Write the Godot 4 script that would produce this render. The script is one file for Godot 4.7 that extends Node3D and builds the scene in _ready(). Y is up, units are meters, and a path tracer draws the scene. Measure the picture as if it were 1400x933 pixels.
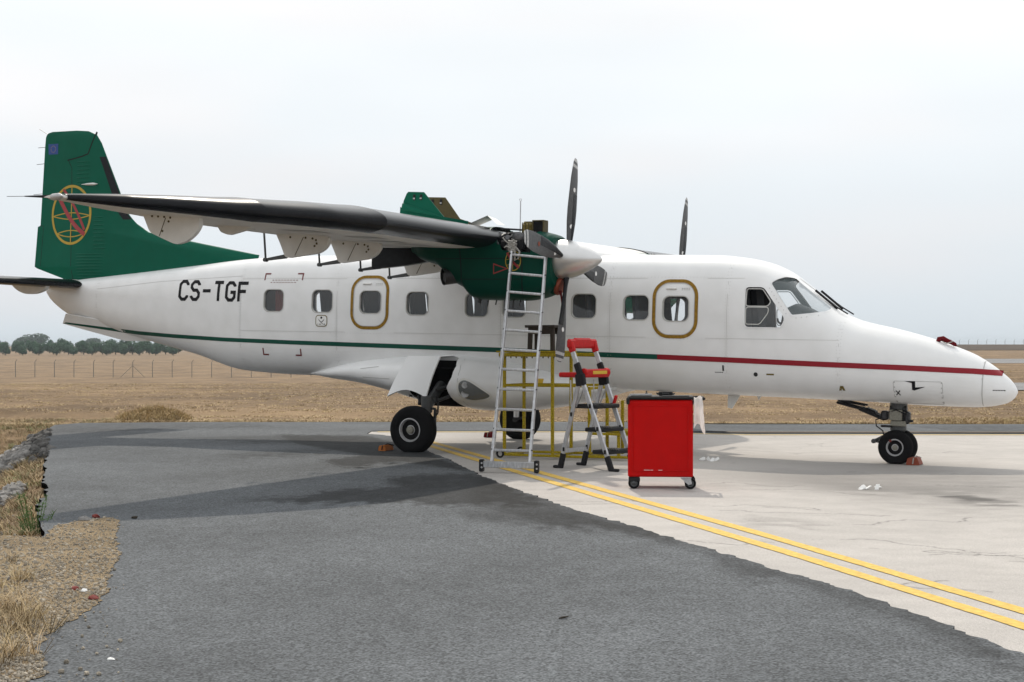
extends Node3D
# An airport apron under a hazy sky: a white and green twin-propeller airplane on its wheels,
# with a ladder, a step ladder, a work stand and a tool cart beside its open engine.

const YAW := 0.456      # heading of the airplane, turned towards the camera
const PITCH := 0.018    # it stands slightly nose down
const HERE := Vector3(-0.625, 0, -22.824)   # the ground under its main wheels

var M := {}
var taken := {}
var rng := RandomNumberGenerator.new()
var A: Node3D           # the airplane; its own axes are x forward, y up, z to its right side
var SX := PackedFloat32Array()
var SY := []

# ---------------------------------------------------------------- triangle soup
class Soup:
	var p := PackedVector3Array()
	var n := PackedVector3Array()
	var c := PackedColorArray()
	var u := PackedVector2Array()
	var u2 := PackedVector2Array()
	func tri(a: Vector3, b: Vector3, d: Vector3) -> void:
		p.append(a); p.append(b); p.append(d)
	func quad(a: Vector3, b: Vector3, d: Vector3, e: Vector3) -> void:
		tri(a, b, d); tri(a, d, e)
	func outward(from: int) -> void:   # front faces run clockwise: turn a closed solid the right way out
		var mid := Vector3.ZERO
		for i in range(from, p.size()): mid += p[i]
		mid /= maxf(1.0, p.size() - from)
		var vol := 0.0
		for i in range(from, p.size(), 3):
			vol += (p[i] - mid).dot((p[i + 1] - mid).cross(p[i + 2] - mid))
		if vol > 0.0:
			for i in range(from, p.size(), 3):
				var t := p[i + 1]; p[i + 1] = p[i + 2]; p[i + 2] = t

func numbered(called: String, parent: Node) -> String:
	var key := str(parent.get_instance_id()) + called
	var k: int = taken.get(key, 0)
	taken[key] = k + 1
	return called if k == 0 else "%s_%03d" % [called, k]

func tag(o: Node, label: String, category: String, group := "") -> Node:
	o.set_meta("label", label)
	o.set_meta("category", category)
	if group: o.set_meta("group", group)
	return o

func thing(called: String, at: Vector3, turn: float, label: String, category: String, group := "") -> Node3D:
	var o := Node3D.new()
	o.name = numbered(called, self)
	o.position = at
	o.rotation.y = turn
	add_child(o, true)
	tag(o, label, category, group)
	return o

func smooth_normals(p: PackedVector3Array, angle: float) -> PackedVector3Array:
	var count := p.size()
	var fn := PackedVector3Array(); fn.resize(count / 3)
	var near := {}
	for f in count / 3:
		var x := (p[f * 3 + 2] - p[f * 3]).cross(p[f * 3 + 1] - p[f * 3])
		fn[f] = x
		for k in 3:
			var key := Vector3i((p[f * 3 + k] * 4000.0).round())
			if near.has(key): near[key].append(f)
			else: near[key] = PackedInt32Array([f])
	var lim := cos(deg_to_rad(angle))
	var out := PackedVector3Array(); out.resize(count)
	for f in count / 3:
		var own := fn[f].normalized()
		for k in 3:
			var key := Vector3i((p[f * 3 + k] * 4000.0).round())
			var sum := Vector3.ZERO
			for g in near[key]:
				if fn[g].normalized().dot(own) > lim: sum += fn[g]
			out[f * 3 + k] = sum.normalized() if sum.length() > 1e-14 else Vector3.UP
	return out

func to_mesh(s: Soup, angle := 38.0) -> ArrayMesh:
	var arr := []
	arr.resize(Mesh.ARRAY_MAX)
	arr[Mesh.ARRAY_VERTEX] = s.p
	arr[Mesh.ARRAY_NORMAL] = s.n if s.n.size() == s.p.size() else smooth_normals(s.p, angle)
	if s.c.size() == s.p.size(): arr[Mesh.ARRAY_COLOR] = s.c
	if s.u.size() == s.p.size(): arr[Mesh.ARRAY_TEX_UV] = s.u
	if s.u2.size() == s.p.size(): arr[Mesh.ARRAY_TEX_UV2] = s.u2
	var m := ArrayMesh.new()
	m.add_surface_from_arrays(Mesh.PRIMITIVE_TRIANGLES, arr)
	return m

func obj(called: String, s: Soup, mat: Material, parent: Node = self, angle := 38.0) -> MeshInstance3D:
	var o := MeshInstance3D.new()
	o.name = numbered(called, parent)
	o.mesh = to_mesh(s, angle)
	o.material_override = mat
	parent.add_child(o, true)
	return o

func bits(o: Node) -> Node:   # small pieces that cannot be picked apart
	o.set_meta("kind", "stuff")
	return o

func struct(called: String, s: Soup, mat: Material, label: String, angle := 38.0) -> MeshInstance3D:
	var o := obj(called, s, mat, self, angle)
	o.set_meta("kind", "structure")
	o.set_meta("label", label)
	return o

# ---------------------------------------------------------------- shapes
func box(s: Soup, at: Vector3, size: Vector3, b := 0.0, turn := Basis.IDENTITY) -> void:
	var from := s.p.size()
	var h := size / 2
	if b <= 0.0:
		for ax in 3:
			for sg in [-1, 1]:
				var i := (ax + 1) % 3; var j := (ax + 2) % 3
				var q := []
				for e in [[-1, -1], [1, -1], [1, 1], [-1, 1]]:
					var v := Vector3.ZERO
					v[ax] = h[ax] * sg; v[i] = h[i] * e[0]; v[j] = h[j] * e[1]
					q.append(at + turn * v)
				if sg > 0: s.quad(q[0], q[3], q[2], q[1])
				else: s.quad(q[0], q[1], q[2], q[3])
		return
	b = minf(b, minf(h.x, minf(h.y, h.z)) * 0.95)
	var V := func(sx, sy, sz, ax): # corner point lying on the face across ax
		var v := Vector3(sx * h.x, sy * h.y, sz * h.z)
		for k in 3:
			if k != ax: v[k] -= signf(v[k]) * b
		return at + turn * v
	for ax in 3:
		for sg in [-1, 1]:
			var i := (ax + 1) % 3; var j := (ax + 2) % 3
			var q := []
			for e in [[-1, -1], [1, -1], [1, 1], [-1, 1]]:
				var g := [0, 0, 0]
				g[ax] = sg; g[i] = e[0]; g[j] = e[1]
				q.append(V.call(g[0], g[1], g[2], ax))
			if sg > 0: s.quad(q[0], q[3], q[2], q[1])
			else: s.quad(q[0], q[1], q[2], q[3])
	for ax in 3:   # edges along ax
		var i := (ax + 1) % 3; var j := (ax + 2) % 3
		for a in [-1, 1]:
			for c in [-1, 1]:
				var g0 := [0, 0, 0]; var g1 := [0, 0, 0]
				g0[ax] = -1; g0[i] = a; g0[j] = c
				g1[ax] = 1; g1[i] = a; g1[j] = c
				var q := [V.call(g0[0], g0[1], g0[2], i), V.call(g1[0], g1[1], g1[2], i), V.call(g1[0], g1[1], g1[2], j), V.call(g0[0], g0[1], g0[2], j)]
				if a * c > 0: s.quad(q[0], q[1], q[2], q[3])
				else: s.quad(q[0], q[3], q[2], q[1])
	for a in [-1, 1]:
		for c in [-1, 1]:
			for d in [-1, 1]:
				var q := [V.call(a, c, d, 0), V.call(a, c, d, 1), V.call(a, c, d, 2)]
				if a * c * d > 0: s.tri(q[0], q[2], q[1])
				else: s.tri(q[0], q[1], q[2])

func frame_of(d: Vector3) -> Basis:
	var y := d.normalized()
	var x := y.cross(Vector3.UP if absf(y.y) < 0.95 else Vector3.RIGHT).normalized()
	return Basis(x, y, x.cross(y))

func beam(s: Soup, a: Vector3, b: Vector3, w: float, t: float, bev := 0.004, side := Vector3.ZERO) -> void:   # a bar of box section from a to b; its width w lies along side
	var y := (b - a).normalized()
	var x := side
	if x == Vector3.ZERO: x = frame_of(y).x
	x = (x - y * x.dot(y)).normalized()
	box(s, (a + b) / 2, Vector3(w, a.distance_to(b), t), bev, Basis(x, y, x.cross(y)))

func loft(s: Soup, rings: Array, caps := true, closed := true) -> void:
	var from := s.p.size()
	var m: int = rings[0].size()
	for i in rings.size() - 1:
		for j in (m if closed else m - 1):
			var k := (j + 1) % m
			s.quad(rings[i][j], rings[i][k], rings[i + 1][k], rings[i + 1][j])
	if caps:
		for e in [0, rings.size() - 1]:
			var mid := Vector3.ZERO
			for v in rings[e]: mid += v
			mid /= m
			for j in m:
				if e == 0: s.tri(mid, rings[e][(j + 1) % m], rings[e][j])
				else: s.tri(mid, rings[e][j], rings[e][(j + 1) % m])
	s.outward(from)

func tube(s: Soup, pts: Array, r, sides := 8, caps := true) -> void:   # r: a number or one per point
	var rings := []
	var x := Vector3.ZERO
	for i in pts.size():
		var d: Vector3 = (pts[mini(i + 1, pts.size() - 1)] - pts[maxi(i - 1, 0)]).normalized()
		if x == Vector3.ZERO: x = frame_of(d).x
		x = (x - d * x.dot(d)).normalized()
		var y := d.cross(x)
		var rad: float = r[i] if r is Array else r
		var ring := PackedVector3Array()
		for k in sides:
			var t := TAU * k / sides
			ring.append(pts[i] + (x * cos(t) + y * sin(t)) * rad)
		rings.append(ring)
	loft(s, rings, caps)

func lathe(s: Soup, at: Vector3, axis: Vector3, prof: Array, sides := 24) -> void:   # prof: [along the axis, radius]; closed by caps
	var b := frame_of(axis)
	var rings := []
	for q in prof:
		var ring := PackedVector3Array()
		for k in sides:
			var t := TAU * k / sides
			ring.append(at + b.y * q[0] + (b.x * cos(t) + b.z * sin(t)) * maxf(q[1], 0.0004))
		rings.append(ring)
	loft(s, rings)

func plate(s: Soup, poly: PackedVector2Array, t: Transform3D, thick: float) -> void:   # a flat outline with thickness along the transform's z
	var from := s.p.size()
	var idx := Geometry2D.triangulate_polygon(poly)
	var P := func(v: Vector2, z: float) -> Vector3: return t * Vector3(v.x, v.y, z)
	for i in range(0, idx.size(), 3):
		var a := poly[idx[i]]; var b := poly[idx[i + 1]]; var c := poly[idx[i + 2]]
		if (b - a).cross(c - a) < 0.0:
			var q := b; b = c; c = q
		s.tri(P.call(a, thick / 2), P.call(c, thick / 2), P.call(b, thick / 2))
		s.tri(P.call(a, -thick / 2), P.call(b, -thick / 2), P.call(c, -thick / 2))
	var ccw := not Geometry2D.is_polygon_clockwise(poly)
	for i in poly.size():
		var a := poly[i]; var b := poly[(i + 1) % poly.size()]
		if ccw: s.quad(P.call(a, -thick / 2), P.call(a, thick / 2), P.call(b, thick / 2), P.call(b, -thick / 2))
		else: s.quad(P.call(b, -thick / 2), P.call(b, thick / 2), P.call(a, thick / 2), P.call(a, -thick / 2))

func pts2(a: Array) -> PackedVector2Array:
	var o := PackedVector2Array()
	for q in a: o.append(Vector2(q[0], q[1]))
	return o

func round_rect(s0: float, s1: float, v0: float, v1: float, r: float, k := 5) -> PackedVector2Array:
	var o := PackedVector2Array()
	for q in [[s1 - r, v1 - r, 0.0], [s0 + r, v1 - r, 0.5], [s0 + r, v0 + r, 1.0], [s1 - r, v0 + r, 1.5]]:
		for i in k + 1:
			var t: float = PI * (q[2] + 0.5 * i / k)
			o.append(Vector2(q[0] + r * cos(t), q[1] + r * sin(t)))
	return o

func rounded(poly: PackedVector2Array, r: float, k := 4) -> PackedVector2Array:   # an outline with its corners rounded
	var o := PackedVector2Array()
	var n := poly.size()
	for i in n:
		var a := poly[(i + n - 1) % n]; var b := poly[i]; var c := poly[(i + 1) % n]
		var d := minf(r, minf(a.distance_to(b), b.distance_to(c)) * 0.45)
		var p := b + (a - b).normalized() * d
		var q := b + (c - b).normalized() * d
		for j in k + 1:
			var t := float(j) / k
			o.append(p.lerp(b, t).lerp(b.lerp(q, t), t))
	return o

func grow(poly: PackedVector2Array, d: float) -> PackedVector2Array:
	var r := Geometry2D.offset_polygon(poly, d, Geometry2D.JOIN_ROUND)
	return r[0] if r.size() else poly

func ccw(poly: PackedVector2Array) -> PackedVector2Array:
	if Geometry2D.is_polygon_clockwise(poly):
		poly.reverse()
	return poly

# ---------------------------------------------------------------- fuselage surface
func pchip(k: int, x: float) -> float:
	var n := SX.size()
	var i := 0
	while i < n - 2 and x > SX[i + 1]: i += 1
	var d := func(j: int) -> float: return (SY[j + 1][k] - SY[j][k]) / (SX[j + 1] - SX[j])
	var m := func(j: int) -> float:
		if j == 0: return d.call(0)
		if j == n - 1: return d.call(n - 2)
		var a: float = d.call(j - 1); var b: float = d.call(j)
		return 0.0 if a * b <= 0.0 else 2 * a * b / (a + b)
	var h := SX[i + 1] - SX[i]
	var t := clampf((x - SX[i]) / h, 0.0, 1.0)
	return (1 + 2 * t) * (1 - t) * (1 - t) * SY[i][k] + t * (1 - t) * (1 - t) * h * m.call(i) + t * t * (3 - 2 * t) * SY[i + 1][k] + t * t * (t - 1) * h * m.call(i + 1)

var sec_cache := {}
func sec(s: float) -> PackedFloat32Array:
	var key := int(round(s * 500))
	if not sec_cache.has(key):
		var r := PackedFloat32Array()
		for k in 6: r.append(pchip(k, key / 500.0))
		sec_cache[key] = r
	return sec_cache[key]

func side_at(s: float, v: float) -> float:   # half width of the fuselage at (s, v)
	var q := sec(s)
	var up := v >= q[3]
	var x := (v - q[3]) / (q[0] - q[3]) if up else (q[3] - v) / (q[3] - q[1])
	var e := q[4] if up else q[5]
	return 0.0 if x >= 1.0 else q[2] * pow(1.0 - pow(maxf(x, 0.0), e), 1.0 / e)

func skin(inset := 0.0, s0 := -8.25, s1 := 7.8, top := 16, low := 13) -> Soup:
	var ss := PackedFloat32Array()
	var x := s0
	while x < s1 - 0.001:
		ss.append(x)
		x += 0.1 if x < 4.2 else (0.06 if x < 7.2 else (0.035 if x < 7.7 else 0.02))
	ss.append(s1)
	var rings := []
	for s in ss:
		var q := sec(s)
		var half := []
		for i in low:
			var t := PI / 2 * i / low
			half.append(Vector2((q[2] - inset) * pow(sin(t), 2 / q[5]), q[3] - (q[3] - q[1] - inset) * pow(cos(t), 2 / q[5])))
		for i in top + 1:
			var t := PI / 2 * i / top
			half.append(Vector2((q[2] - inset) * pow(maxf(cos(t), 0.0), 2 / q[4]), q[3] + (q[0] - q[3] - inset) * pow(sin(t), 2 / q[4])))
		var ring := PackedVector3Array()
		for h in half: ring.append(Vector3(s, h.y, h.x))
		for i in range(half.size() - 2, 0, -1): ring.append(Vector3(s, half[i].y, -half[i].x))
		rings.append(ring)
	var so := Soup.new()
	var m: int = rings[0].size()
	var nor := []
	for i in rings.size():
		var r := PackedVector3Array()
		for j in m:
			var a: Vector3 = rings[mini(i + 1, rings.size() - 1)][j] - rings[maxi(i - 1, 0)][j]
			var b: Vector3 = rings[i][(j + 1) % m] - rings[i][(j + m - 1) % m]
			r.append(b.cross(a).normalized())
		nor.append(r)
	for i in rings.size() - 1:
		for j in m:
			var k := (j + 1) % m
			for q in [[i, j], [i, k], [i + 1, k], [i, j], [i + 1, k], [i + 1, j]]:
				so.p.append(rings[q[0]][q[1]])
				so.n.append(nor[q[0]][q[1]])
	# check the winding on one face and the side that the normals look to
	var f := (so.p[2] - so.p[0]).cross(so.p[1] - so.p[0])
	var mid: Vector3 = rings[0][0]
	var probe := so.p.size() / 2
	probe -= probe % 3
	var c := (so.p[probe] + so.p[probe + 1] + so.p[probe + 2]) / 3
	var q0 := sec(c.x)
	var out := c - Vector3(c.x, q0[3], 0)
	if (so.p[probe + 2] - so.p[probe]).cross(so.p[probe + 1] - so.p[probe]).dot(out) < 0:
		for i in range(0, so.p.size(), 3):
			var t := so.p[i + 1]; so.p[i + 1] = so.p[i + 2]; so.p[i + 2] = t
			var tn := so.n[i + 1]; so.n[i + 1] = so.n[i + 2]; so.n[i + 2] = tn
	if so.n[probe].dot(out) < 0:
		for i in so.n.size(): so.n[i] = -so.n[i]
	return so

func cut(so: Soup, holes: Array) -> Soup:   # holes: [outline in (x, y), side +1, -1 or 0 for both]
	var r := Soup.new()
	var rects := []
	for h in holes:
		var b := Rect2(h[0][0], Vector2.ZERO)
		for v in h[0]: b = b.expand(v)
		rects.append(b)
	for i in range(0, so.p.size(), 3):
		var t := PackedVector2Array([Vector2(so.p[i].x, so.p[i].y), Vector2(so.p[i + 1].x, so.p[i + 1].y), Vector2(so.p[i + 2].x, so.p[i + 2].y)])
		var z := so.p[i].z + so.p[i + 1].z + so.p[i + 2].z
		var box2 := Rect2(t[0], Vector2.ZERO).expand(t[1]).expand(t[2]).grow(0.0005)
		var hit := []
		for k in holes.size():
			if (holes[k][1] == 0 or signf(z) == holes[k][1]) and rects[k].intersects(box2): hit.append(holes[k][0])
		if hit.is_empty():
			for k in 3: r.p.append(so.p[i + k]); r.n.append(so.n[i + k])
			continue
		var gone := false
		for h in hit:
			if Geometry2D.is_point_in_polygon(t[0], h) and Geometry2D.is_point_in_polygon(t[1], h) and Geometry2D.is_point_in_polygon(t[2], h): gone = true
		if gone: continue
		var area := (t[1] - t[0]).cross(t[2] - t[0])
		if absf(area) < 1e-7:
			for k in 3: r.p.append(so.p[i + k]); r.n.append(so.n[i + k])
			continue
		var left := [t]
		for h in hit:
			var next := []
			for q in left: next.append_array(Geometry2D.clip_polygons(q, h).filter(func(w): return w.size() > 2))
			left = next
		for q in left:
			var idx := Geometry2D.triangulate_polygon(q)
			for e in range(0, idx.size(), 3):
				var tri3 := [q[idx[e]], q[idx[e + 1]], q[idx[e + 2]]]
				var a2: float = (tri3[1] - tri3[0]).cross(tri3[2] - tri3[0])
				if absf(a2) < 1e-9: continue
				if signf(a2) != signf(area): tri3 = [tri3[0], tri3[2], tri3[1]]
				for v in tri3:
					var w1: float = (v - t[0]).cross(t[2] - t[0]) / area
					var w2: float = (t[1] - t[0]).cross(v - t[0]) / area
					r.p.append(so.p[i] * (1 - w1 - w2) + so.p[i + 1] * w1 + so.p[i + 2] * w2)
					r.n.append((so.n[i] * (1 - w1 - w2) + so.n[i + 1] * w1 + so.n[i + 2] * w2).normalized())
	return r

# paint: an outline in (x, y) laid on a surface z = f(x, y), cell by cell
func paint(so: Soup, poly: PackedVector2Array, f: Callable, off: float, side := 1.0, cell := 0.12) -> void:
	var b := Rect2(poly[0], Vector2.ZERO)
	for v in poly: b = b.expand(v)
	for i in range(floori(b.position.x / cell), ceili(b.end.x / cell)):
		for j in range(floori(b.position.y / cell), ceili(b.end.y / cell)):
			var c := PackedVector2Array([Vector2(i, j) * cell, Vector2(i + 1, j) * cell, Vector2(i + 1, j + 1) * cell, Vector2(i, j + 1) * cell])
			for q in Geometry2D.intersect_polygons(poly, c):
				var idx := Geometry2D.triangulate_polygon(q)
				for e in range(0, idx.size(), 3):
					var t := [q[idx[e]], q[idx[e + 1]], q[idx[e + 2]]]
					if ((t[1] - t[0]).cross(t[2] - t[0]) > 0) == (side > 0): t = [t[0], t[2], t[1]]
					for v in t:
						var z: float = f.call(v.x, v.y)
						var e1 := 0.01
						var gx: float = (f.call(v.x + e1, v.y) - f.call(v.x - e1, v.y)) / (2 * e1)
						var gy: float = (f.call(v.x, v.y + e1) - f.call(v.x, v.y - e1)) / (2 * e1)
						var nn := Vector3(-gx, -gy, 1).normalized()
						var pp: Vector3 = Vector3(v.x, v.y, z) + nn * off
						so.p.append(Vector3(pp.x, pp.y, pp.z * side))
						so.n.append(Vector3(nn.x, nn.y, nn.z * side))

func stroke(path: Array, w: float, closed := false) -> Array:   # outlines of a line of width w
	var pl := pts2(path)
	if closed:
		return [ccw(grow(pl, w / 2)), ccw(grow(pl, -w / 2))]
	return Geometry2D.offset_polyline(pl, w / 2, Geometry2D.JOIN_MITER, Geometry2D.END_BUTT)

func paint_ring(so: Soup, outer: PackedVector2Array, inner: PackedVector2Array, f: Callable, off: float, side := 1.0) -> void:
	var b := Rect2(outer[0], Vector2.ZERO)
	for v in outer: b = b.expand(v)
	var mid := b.get_center().x
	for q in [[b.position.x - 1, mid], [mid, b.end.x + 1]]:
		var halfp := PackedVector2Array([Vector2(q[0], b.position.y - 1), Vector2(q[1], b.position.y - 1), Vector2(q[1], b.end.y + 1), Vector2(q[0], b.end.y + 1)])
		for o in Geometry2D.intersect_polygons(outer, halfp):
			for r in Geometry2D.clip_polygons(o, inner): paint(so, r, f, off, side, 0.08)

# ---------------------------------------------------------------- materials
func grain(size: int, seed_value: int, freq: float, lo: Color, hi: Color, type := FastNoiseLite.TYPE_SIMPLEX_SMOOTH, octaves := 4, gain := 0.5) -> ImageTexture:
	var f := FastNoiseLite.new()
	f.seed = seed_value; f.frequency = freq; f.noise_type = type
	f.fractal_octaves = octaves
	f.fractal_gain = gain
	var im := f.get_seamless_image(size, size)
	im.convert(Image.FORMAT_L8)
	var d := im.get_data()
	var o := PackedByteArray(); o.resize(size * size * 3)
	var lut := []
	for i in 256:
		var c := lo.lerp(hi, i / 255.0)
		lut.append([c.r8, c.g8, c.b8])
	for i in d.size():
		var l: Array = lut[d[i]]
		o[i * 3] = l[0]; o[i * 3 + 1] = l[1]; o[i * 3 + 2] = l[2]
	return ImageTexture.create_from_image(Image.create_from_data(size, size, false, Image.FORMAT_RGB8, o))

func speckle(size: int, seed_value: int, base: float, spread: float, flecks: float, tint := Color.WHITE) -> Array:   # [colour, height]: stones of about three pixels
	var r := RandomNumberGenerator.new()
	r.seed = seed_value
	var h := PackedFloat32Array(); h.resize(size * size)
	for i in size * size: h[i] = r.randf()
	var o := PackedByteArray(); o.resize(size * size * 3)
	var g := PackedByteArray(); g.resize(size * size)
	for y in size:
		var y1 := (y + 1) % size * size
		for x in size:
			var a := h[y * size + x]
			var b := h[y * size + (x + 1) % size]
			var c := h[y1 + x]
			var v := (a * 2 + b + c) / 4
			var q := base + (v - 0.5) * spread
			if a > 1.0 - flecks: q += 0.22 * b
			elif a < flecks: q -= 0.25 * b
			q = clampf(q, 0, 1)
			var k := (y * size + x)
			o[k * 3] = int(q * tint.r * 255); o[k * 3 + 1] = int(q * tint.g * 255); o[k * 3 + 2] = int(q * tint.b * 255)
			g[k] = int(clampf(v, 0, 1) * 255)
	return [ImageTexture.create_from_image(Image.create_from_data(size, size, false, Image.FORMAT_RGB8, o)), ImageTexture.create_from_image(Image.create_from_data(size, size, false, Image.FORMAT_L8, g))]

func mat(called: String, lin: Color, rough := 0.6, metal := 0.0) -> StandardMaterial3D:   # lin: real-world base colour
	var m := StandardMaterial3D.new()
	m.resource_name = called
	m.albedo_color = lin.linear_to_srgb()
	m.roughness = rough
	m.metallic = metal
	M[called] = m
	return m

func worn(m: StandardMaterial3D, tex: Texture2D, scale: float, bump: Texture2D = null, depth := 0.0) -> StandardMaterial3D:
	m.albedo_texture = tex
	m.uv1_triplanar = true
	m.uv1_scale = Vector3.ONE * scale
	if bump:
		m.heightmap_enabled = true
		m.heightmap_texture = bump
		m.heightmap_scale = depth
	return m

func materials() -> void:
	var dirt := grain(512, 3, 0.012, Color(0.945, 0.945, 0.94), Color(1, 1, 1))
	var wear := grain(512, 5, 0.03, Color(0.72, 0.72, 0.72), Color(1, 1, 1))
	var fine := grain(256, 8, 0.15, Color(0.4, 0.4, 0.4), Color(1, 1, 1))
	M.wear = wear; M.fine = fine; M.dirt = dirt
	var w := worn(mat("white_paint", Color(0.83, 0.835, 0.84), 0.34), dirt, 0.35)
	w.clearcoat_enabled = true; w.clearcoat = 0.25; w.clearcoat_roughness = 0.12
	worn(mat("grey_paint", Color(0.52, 0.52, 0.50), 0.5), dirt, 0.8)
	worn(mat("white_dull", Color(0.74, 0.735, 0.71), 0.55), dirt, 0.8)
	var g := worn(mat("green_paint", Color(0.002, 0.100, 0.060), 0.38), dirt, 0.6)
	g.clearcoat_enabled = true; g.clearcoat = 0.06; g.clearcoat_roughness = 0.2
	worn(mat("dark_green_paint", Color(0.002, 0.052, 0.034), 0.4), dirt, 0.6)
	worn(mat("red_stripe_paint", Color(0.27, 0.016, 0.026), 0.4), dirt, 0.5)
	worn(mat("green_stripe_paint", Color(0.006, 0.075, 0.052), 0.4), dirt, 0.5)
	worn(mat("gold_paint", Color(0.36, 0.20, 0.02), 0.45), wear, 1.2)
	worn(mat("red_mark_paint", Color(0.22, 0.03, 0.03), 0.5), wear, 2.0)
	worn(mat("emblem_red", Color(0.32, 0.025, 0.03), 0.45), dirt, 1.0)
	worn(mat("emblem_yellow", Color(0.44, 0.29, 0.02), 0.45), dirt, 1.0)
	mat("flag_blue", Color(0.006, 0.045, 0.22), 0.5)
	mat("black_paint", Color(0.010, 0.010, 0.012), 0.45)
	mat("seam_grey", Color(0.44, 0.44, 0.43), 0.6)
	mat("seam_light", Color(0.55, 0.55, 0.54), 0.5)
	var bt := worn(mat("boot_rubber", Color(0.010, 0.011, 0.014), 0.24), wear, 0.8)
	bt.metallic_specular = 0.4
	worn(mat("tyre_rubber", Color(0.012, 0.012, 0.013), 0.75), wear, 2.0)
	worn(mat("black_plastic", Color(0.02, 0.02, 0.022), 0.5), wear, 3.0)
	mat("black_hollow", Color(0.008, 0.008, 0.008), 0.9)
	worn(mat("dark_metal", Color(0.05, 0.052, 0.055), 0.45, 0.5), wear, 3.0)
	worn(mat("engine_metal", Color(0.16, 0.16, 0.165), 0.4, 0.7), wear, 3.0)
	worn(mat("strut_grey", Color(0.085, 0.09, 0.092), 0.42, 0.3), wear, 3.0)
	worn(mat("primer_grey", Color(0.30, 0.29, 0.24), 0.6), wear, 3.0)
	var al := worn(mat("aluminium", Color(0.66, 0.67, 0.69), 0.36, 0.75), wear, 2.5)
	al.uv1_scale = Vector3(2.5, 0.6, 2.5)
	worn(mat("polished", Color(0.70, 0.70, 0.70), 0.36, 0.85), dirt, 1.5)
	worn(mat("wheel_rim", Color(0.58, 0.58, 0.59), 0.42, 0.2), wear, 4.0)
	worn(mat("blade_grey", Color(0.105, 0.108, 0.112), 0.42), wear, 1.5)
	worn(mat("blade_white", Color(0.62, 0.62, 0.61), 0.45), wear, 2.0)
	worn(mat("olive_primer", Color(0.19, 0.14, 0.018), 0.6), wear, 2.0)
	worn(mat("dark_olive", Color(0.10, 0.075, 0.015), 0.6), wear, 2.5)
	worn(mat("cart_red", Color(0.46, 0.002, 0.002), 0.5), dirt, 0.9)
	worn(mat("red_plastic", Color(0.62, 0.014, 0.014), 0.4), wear, 2.0)
	worn(mat("cover_red", Color(0.17, 0.012, 0.016), 0.8), wear, 3.0)
	worn(mat("chock_orange", Color(0.52, 0.15, 0.012), 0.65), wear, 5.0)
	worn(mat("chock_red", Color(0.30, 0.055, 0.02), 0.65), wear, 5.0)
	worn(mat("stand_yellow", Color(0.62, 0.49, 0.015), 0.5), grain(512, 12, 0.06, Color(0.45, 0.4, 0.35), Color(1, 1, 1)), 1.5)
	worn(mat("dark_wood", Color(0.045, 0.03, 0.02), 0.75), wear, 3.0)
	worn(mat("rope", Color(0.75, 0.73, 0.68), 0.9), fine, 6.0)
	worn(mat("paper", Color(0.85, 0.85, 0.84), 0.85), dirt, 3.0)
	var cl := worn(mat("cloth", Color(0.90, 0.87, 0.85), 0.9), dirt, 3.0)
	cl.backlight_enabled = true; cl.backlight = Color(0.75, 0.72, 0.7)
	worn(mat("yellow_label", Color(0.6, 0.38, 0.02), 0.5), dirt, 3.0)
	worn(mat("cabin_lining", Color(0.09, 0.09, 0.095), 0.8), dirt, 1.0)
	worn(mat("seat_cloth", Color(0.035, 0.04, 0.055), 0.9), fine, 3.0)
	worn(mat("curtain_red", Color(0.25, 0.03, 0.02), 0.9), fine, 3.0)
	worn(mat("curtain_tan", Color(0.30, 0.21, 0.13), 0.9), fine, 3.0)
	var gl := mat("pane_glass", Color(0.55, 0.58, 0.6), 0.04)
	gl.albedo_color.a = 0.08
	gl.transparency = BaseMaterial3D.TRANSPARENCY_ALPHA
	var sh := mat("screen_glass", Color(0.4, 0.5, 0.52), 0.03)
	sh.albedo_color.a = 0.18
	sh.transparency = BaseMaterial3D.TRANSPARENCY_ALPHA
	var ln := mat("lens_glass", Color(0.35, 0.37, 0.37), 0.06)
	ln.albedo_color.a = 0.3
	ln.transparency = BaseMaterial3D.TRANSPARENCY_ALPHA
	# vegetation and stones
	for q in [["straw", Color(0.44, 0.34, 0.19)], ["green_weed", Color(0.10, 0.17, 0.05)], ["crown_leaf", Color(0.042, 0.105, 0.048)], ["far_leaf", Color(0.05, 0.09, 0.05)]]:
		var l := mat(q[0], q[1], 0.85)
		l.vertex_color_use_as_albedo = true
		l.backlight_enabled = true
		l.backlight = Color(0.12, 0.14, 0.06) if not q[0].ends_with("leaf") else Color(0.26, 0.42, 0.20)
		l.cull_mode = BaseMaterial3D.CULL_DISABLED
	for q in [["black_paint", 0.25], ["tyre_rubber", 0.2], ["boot_rubber", 0.3], ["black_plastic", 0.3], ["cart_red", 0.22], ["red_plastic", 0.3], ["green_paint", 0.18], ["dark_green_paint", 0.18], ["red_stripe_paint", 0.3], ["green_stripe_paint", 0.3], ["black_hollow", 0.05], ["blade_grey", 0.35], ["stand_yellow", 0.3], ["cover_red", 0.2], ["gold_paint", 0.3]]:
		M[q[0]].metallic_specular = q[1]
	worn(mat("bark", Color(0.09, 0.07, 0.05), 0.9), wear, 1.0)
	var st := worn(mat("stone", Color(0.30, 0.29, 0.28), 0.9), wear, 4.0)
	st.vertex_color_use_as_albedo = true
	worn(mat("post_concrete", Color(0.26, 0.245, 0.22), 0.9), wear, 2.0)
	mat("wire", Color(0.24, 0.23, 0.21), 0.5, 0.2)
	worn(mat("debris_red", Color(0.25, 0.04, 0.03), 0.8), wear, 4.0)
	worn(mat("twig", Color(0.04, 0.03, 0.02), 0.9), wear, 4.0)

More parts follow.
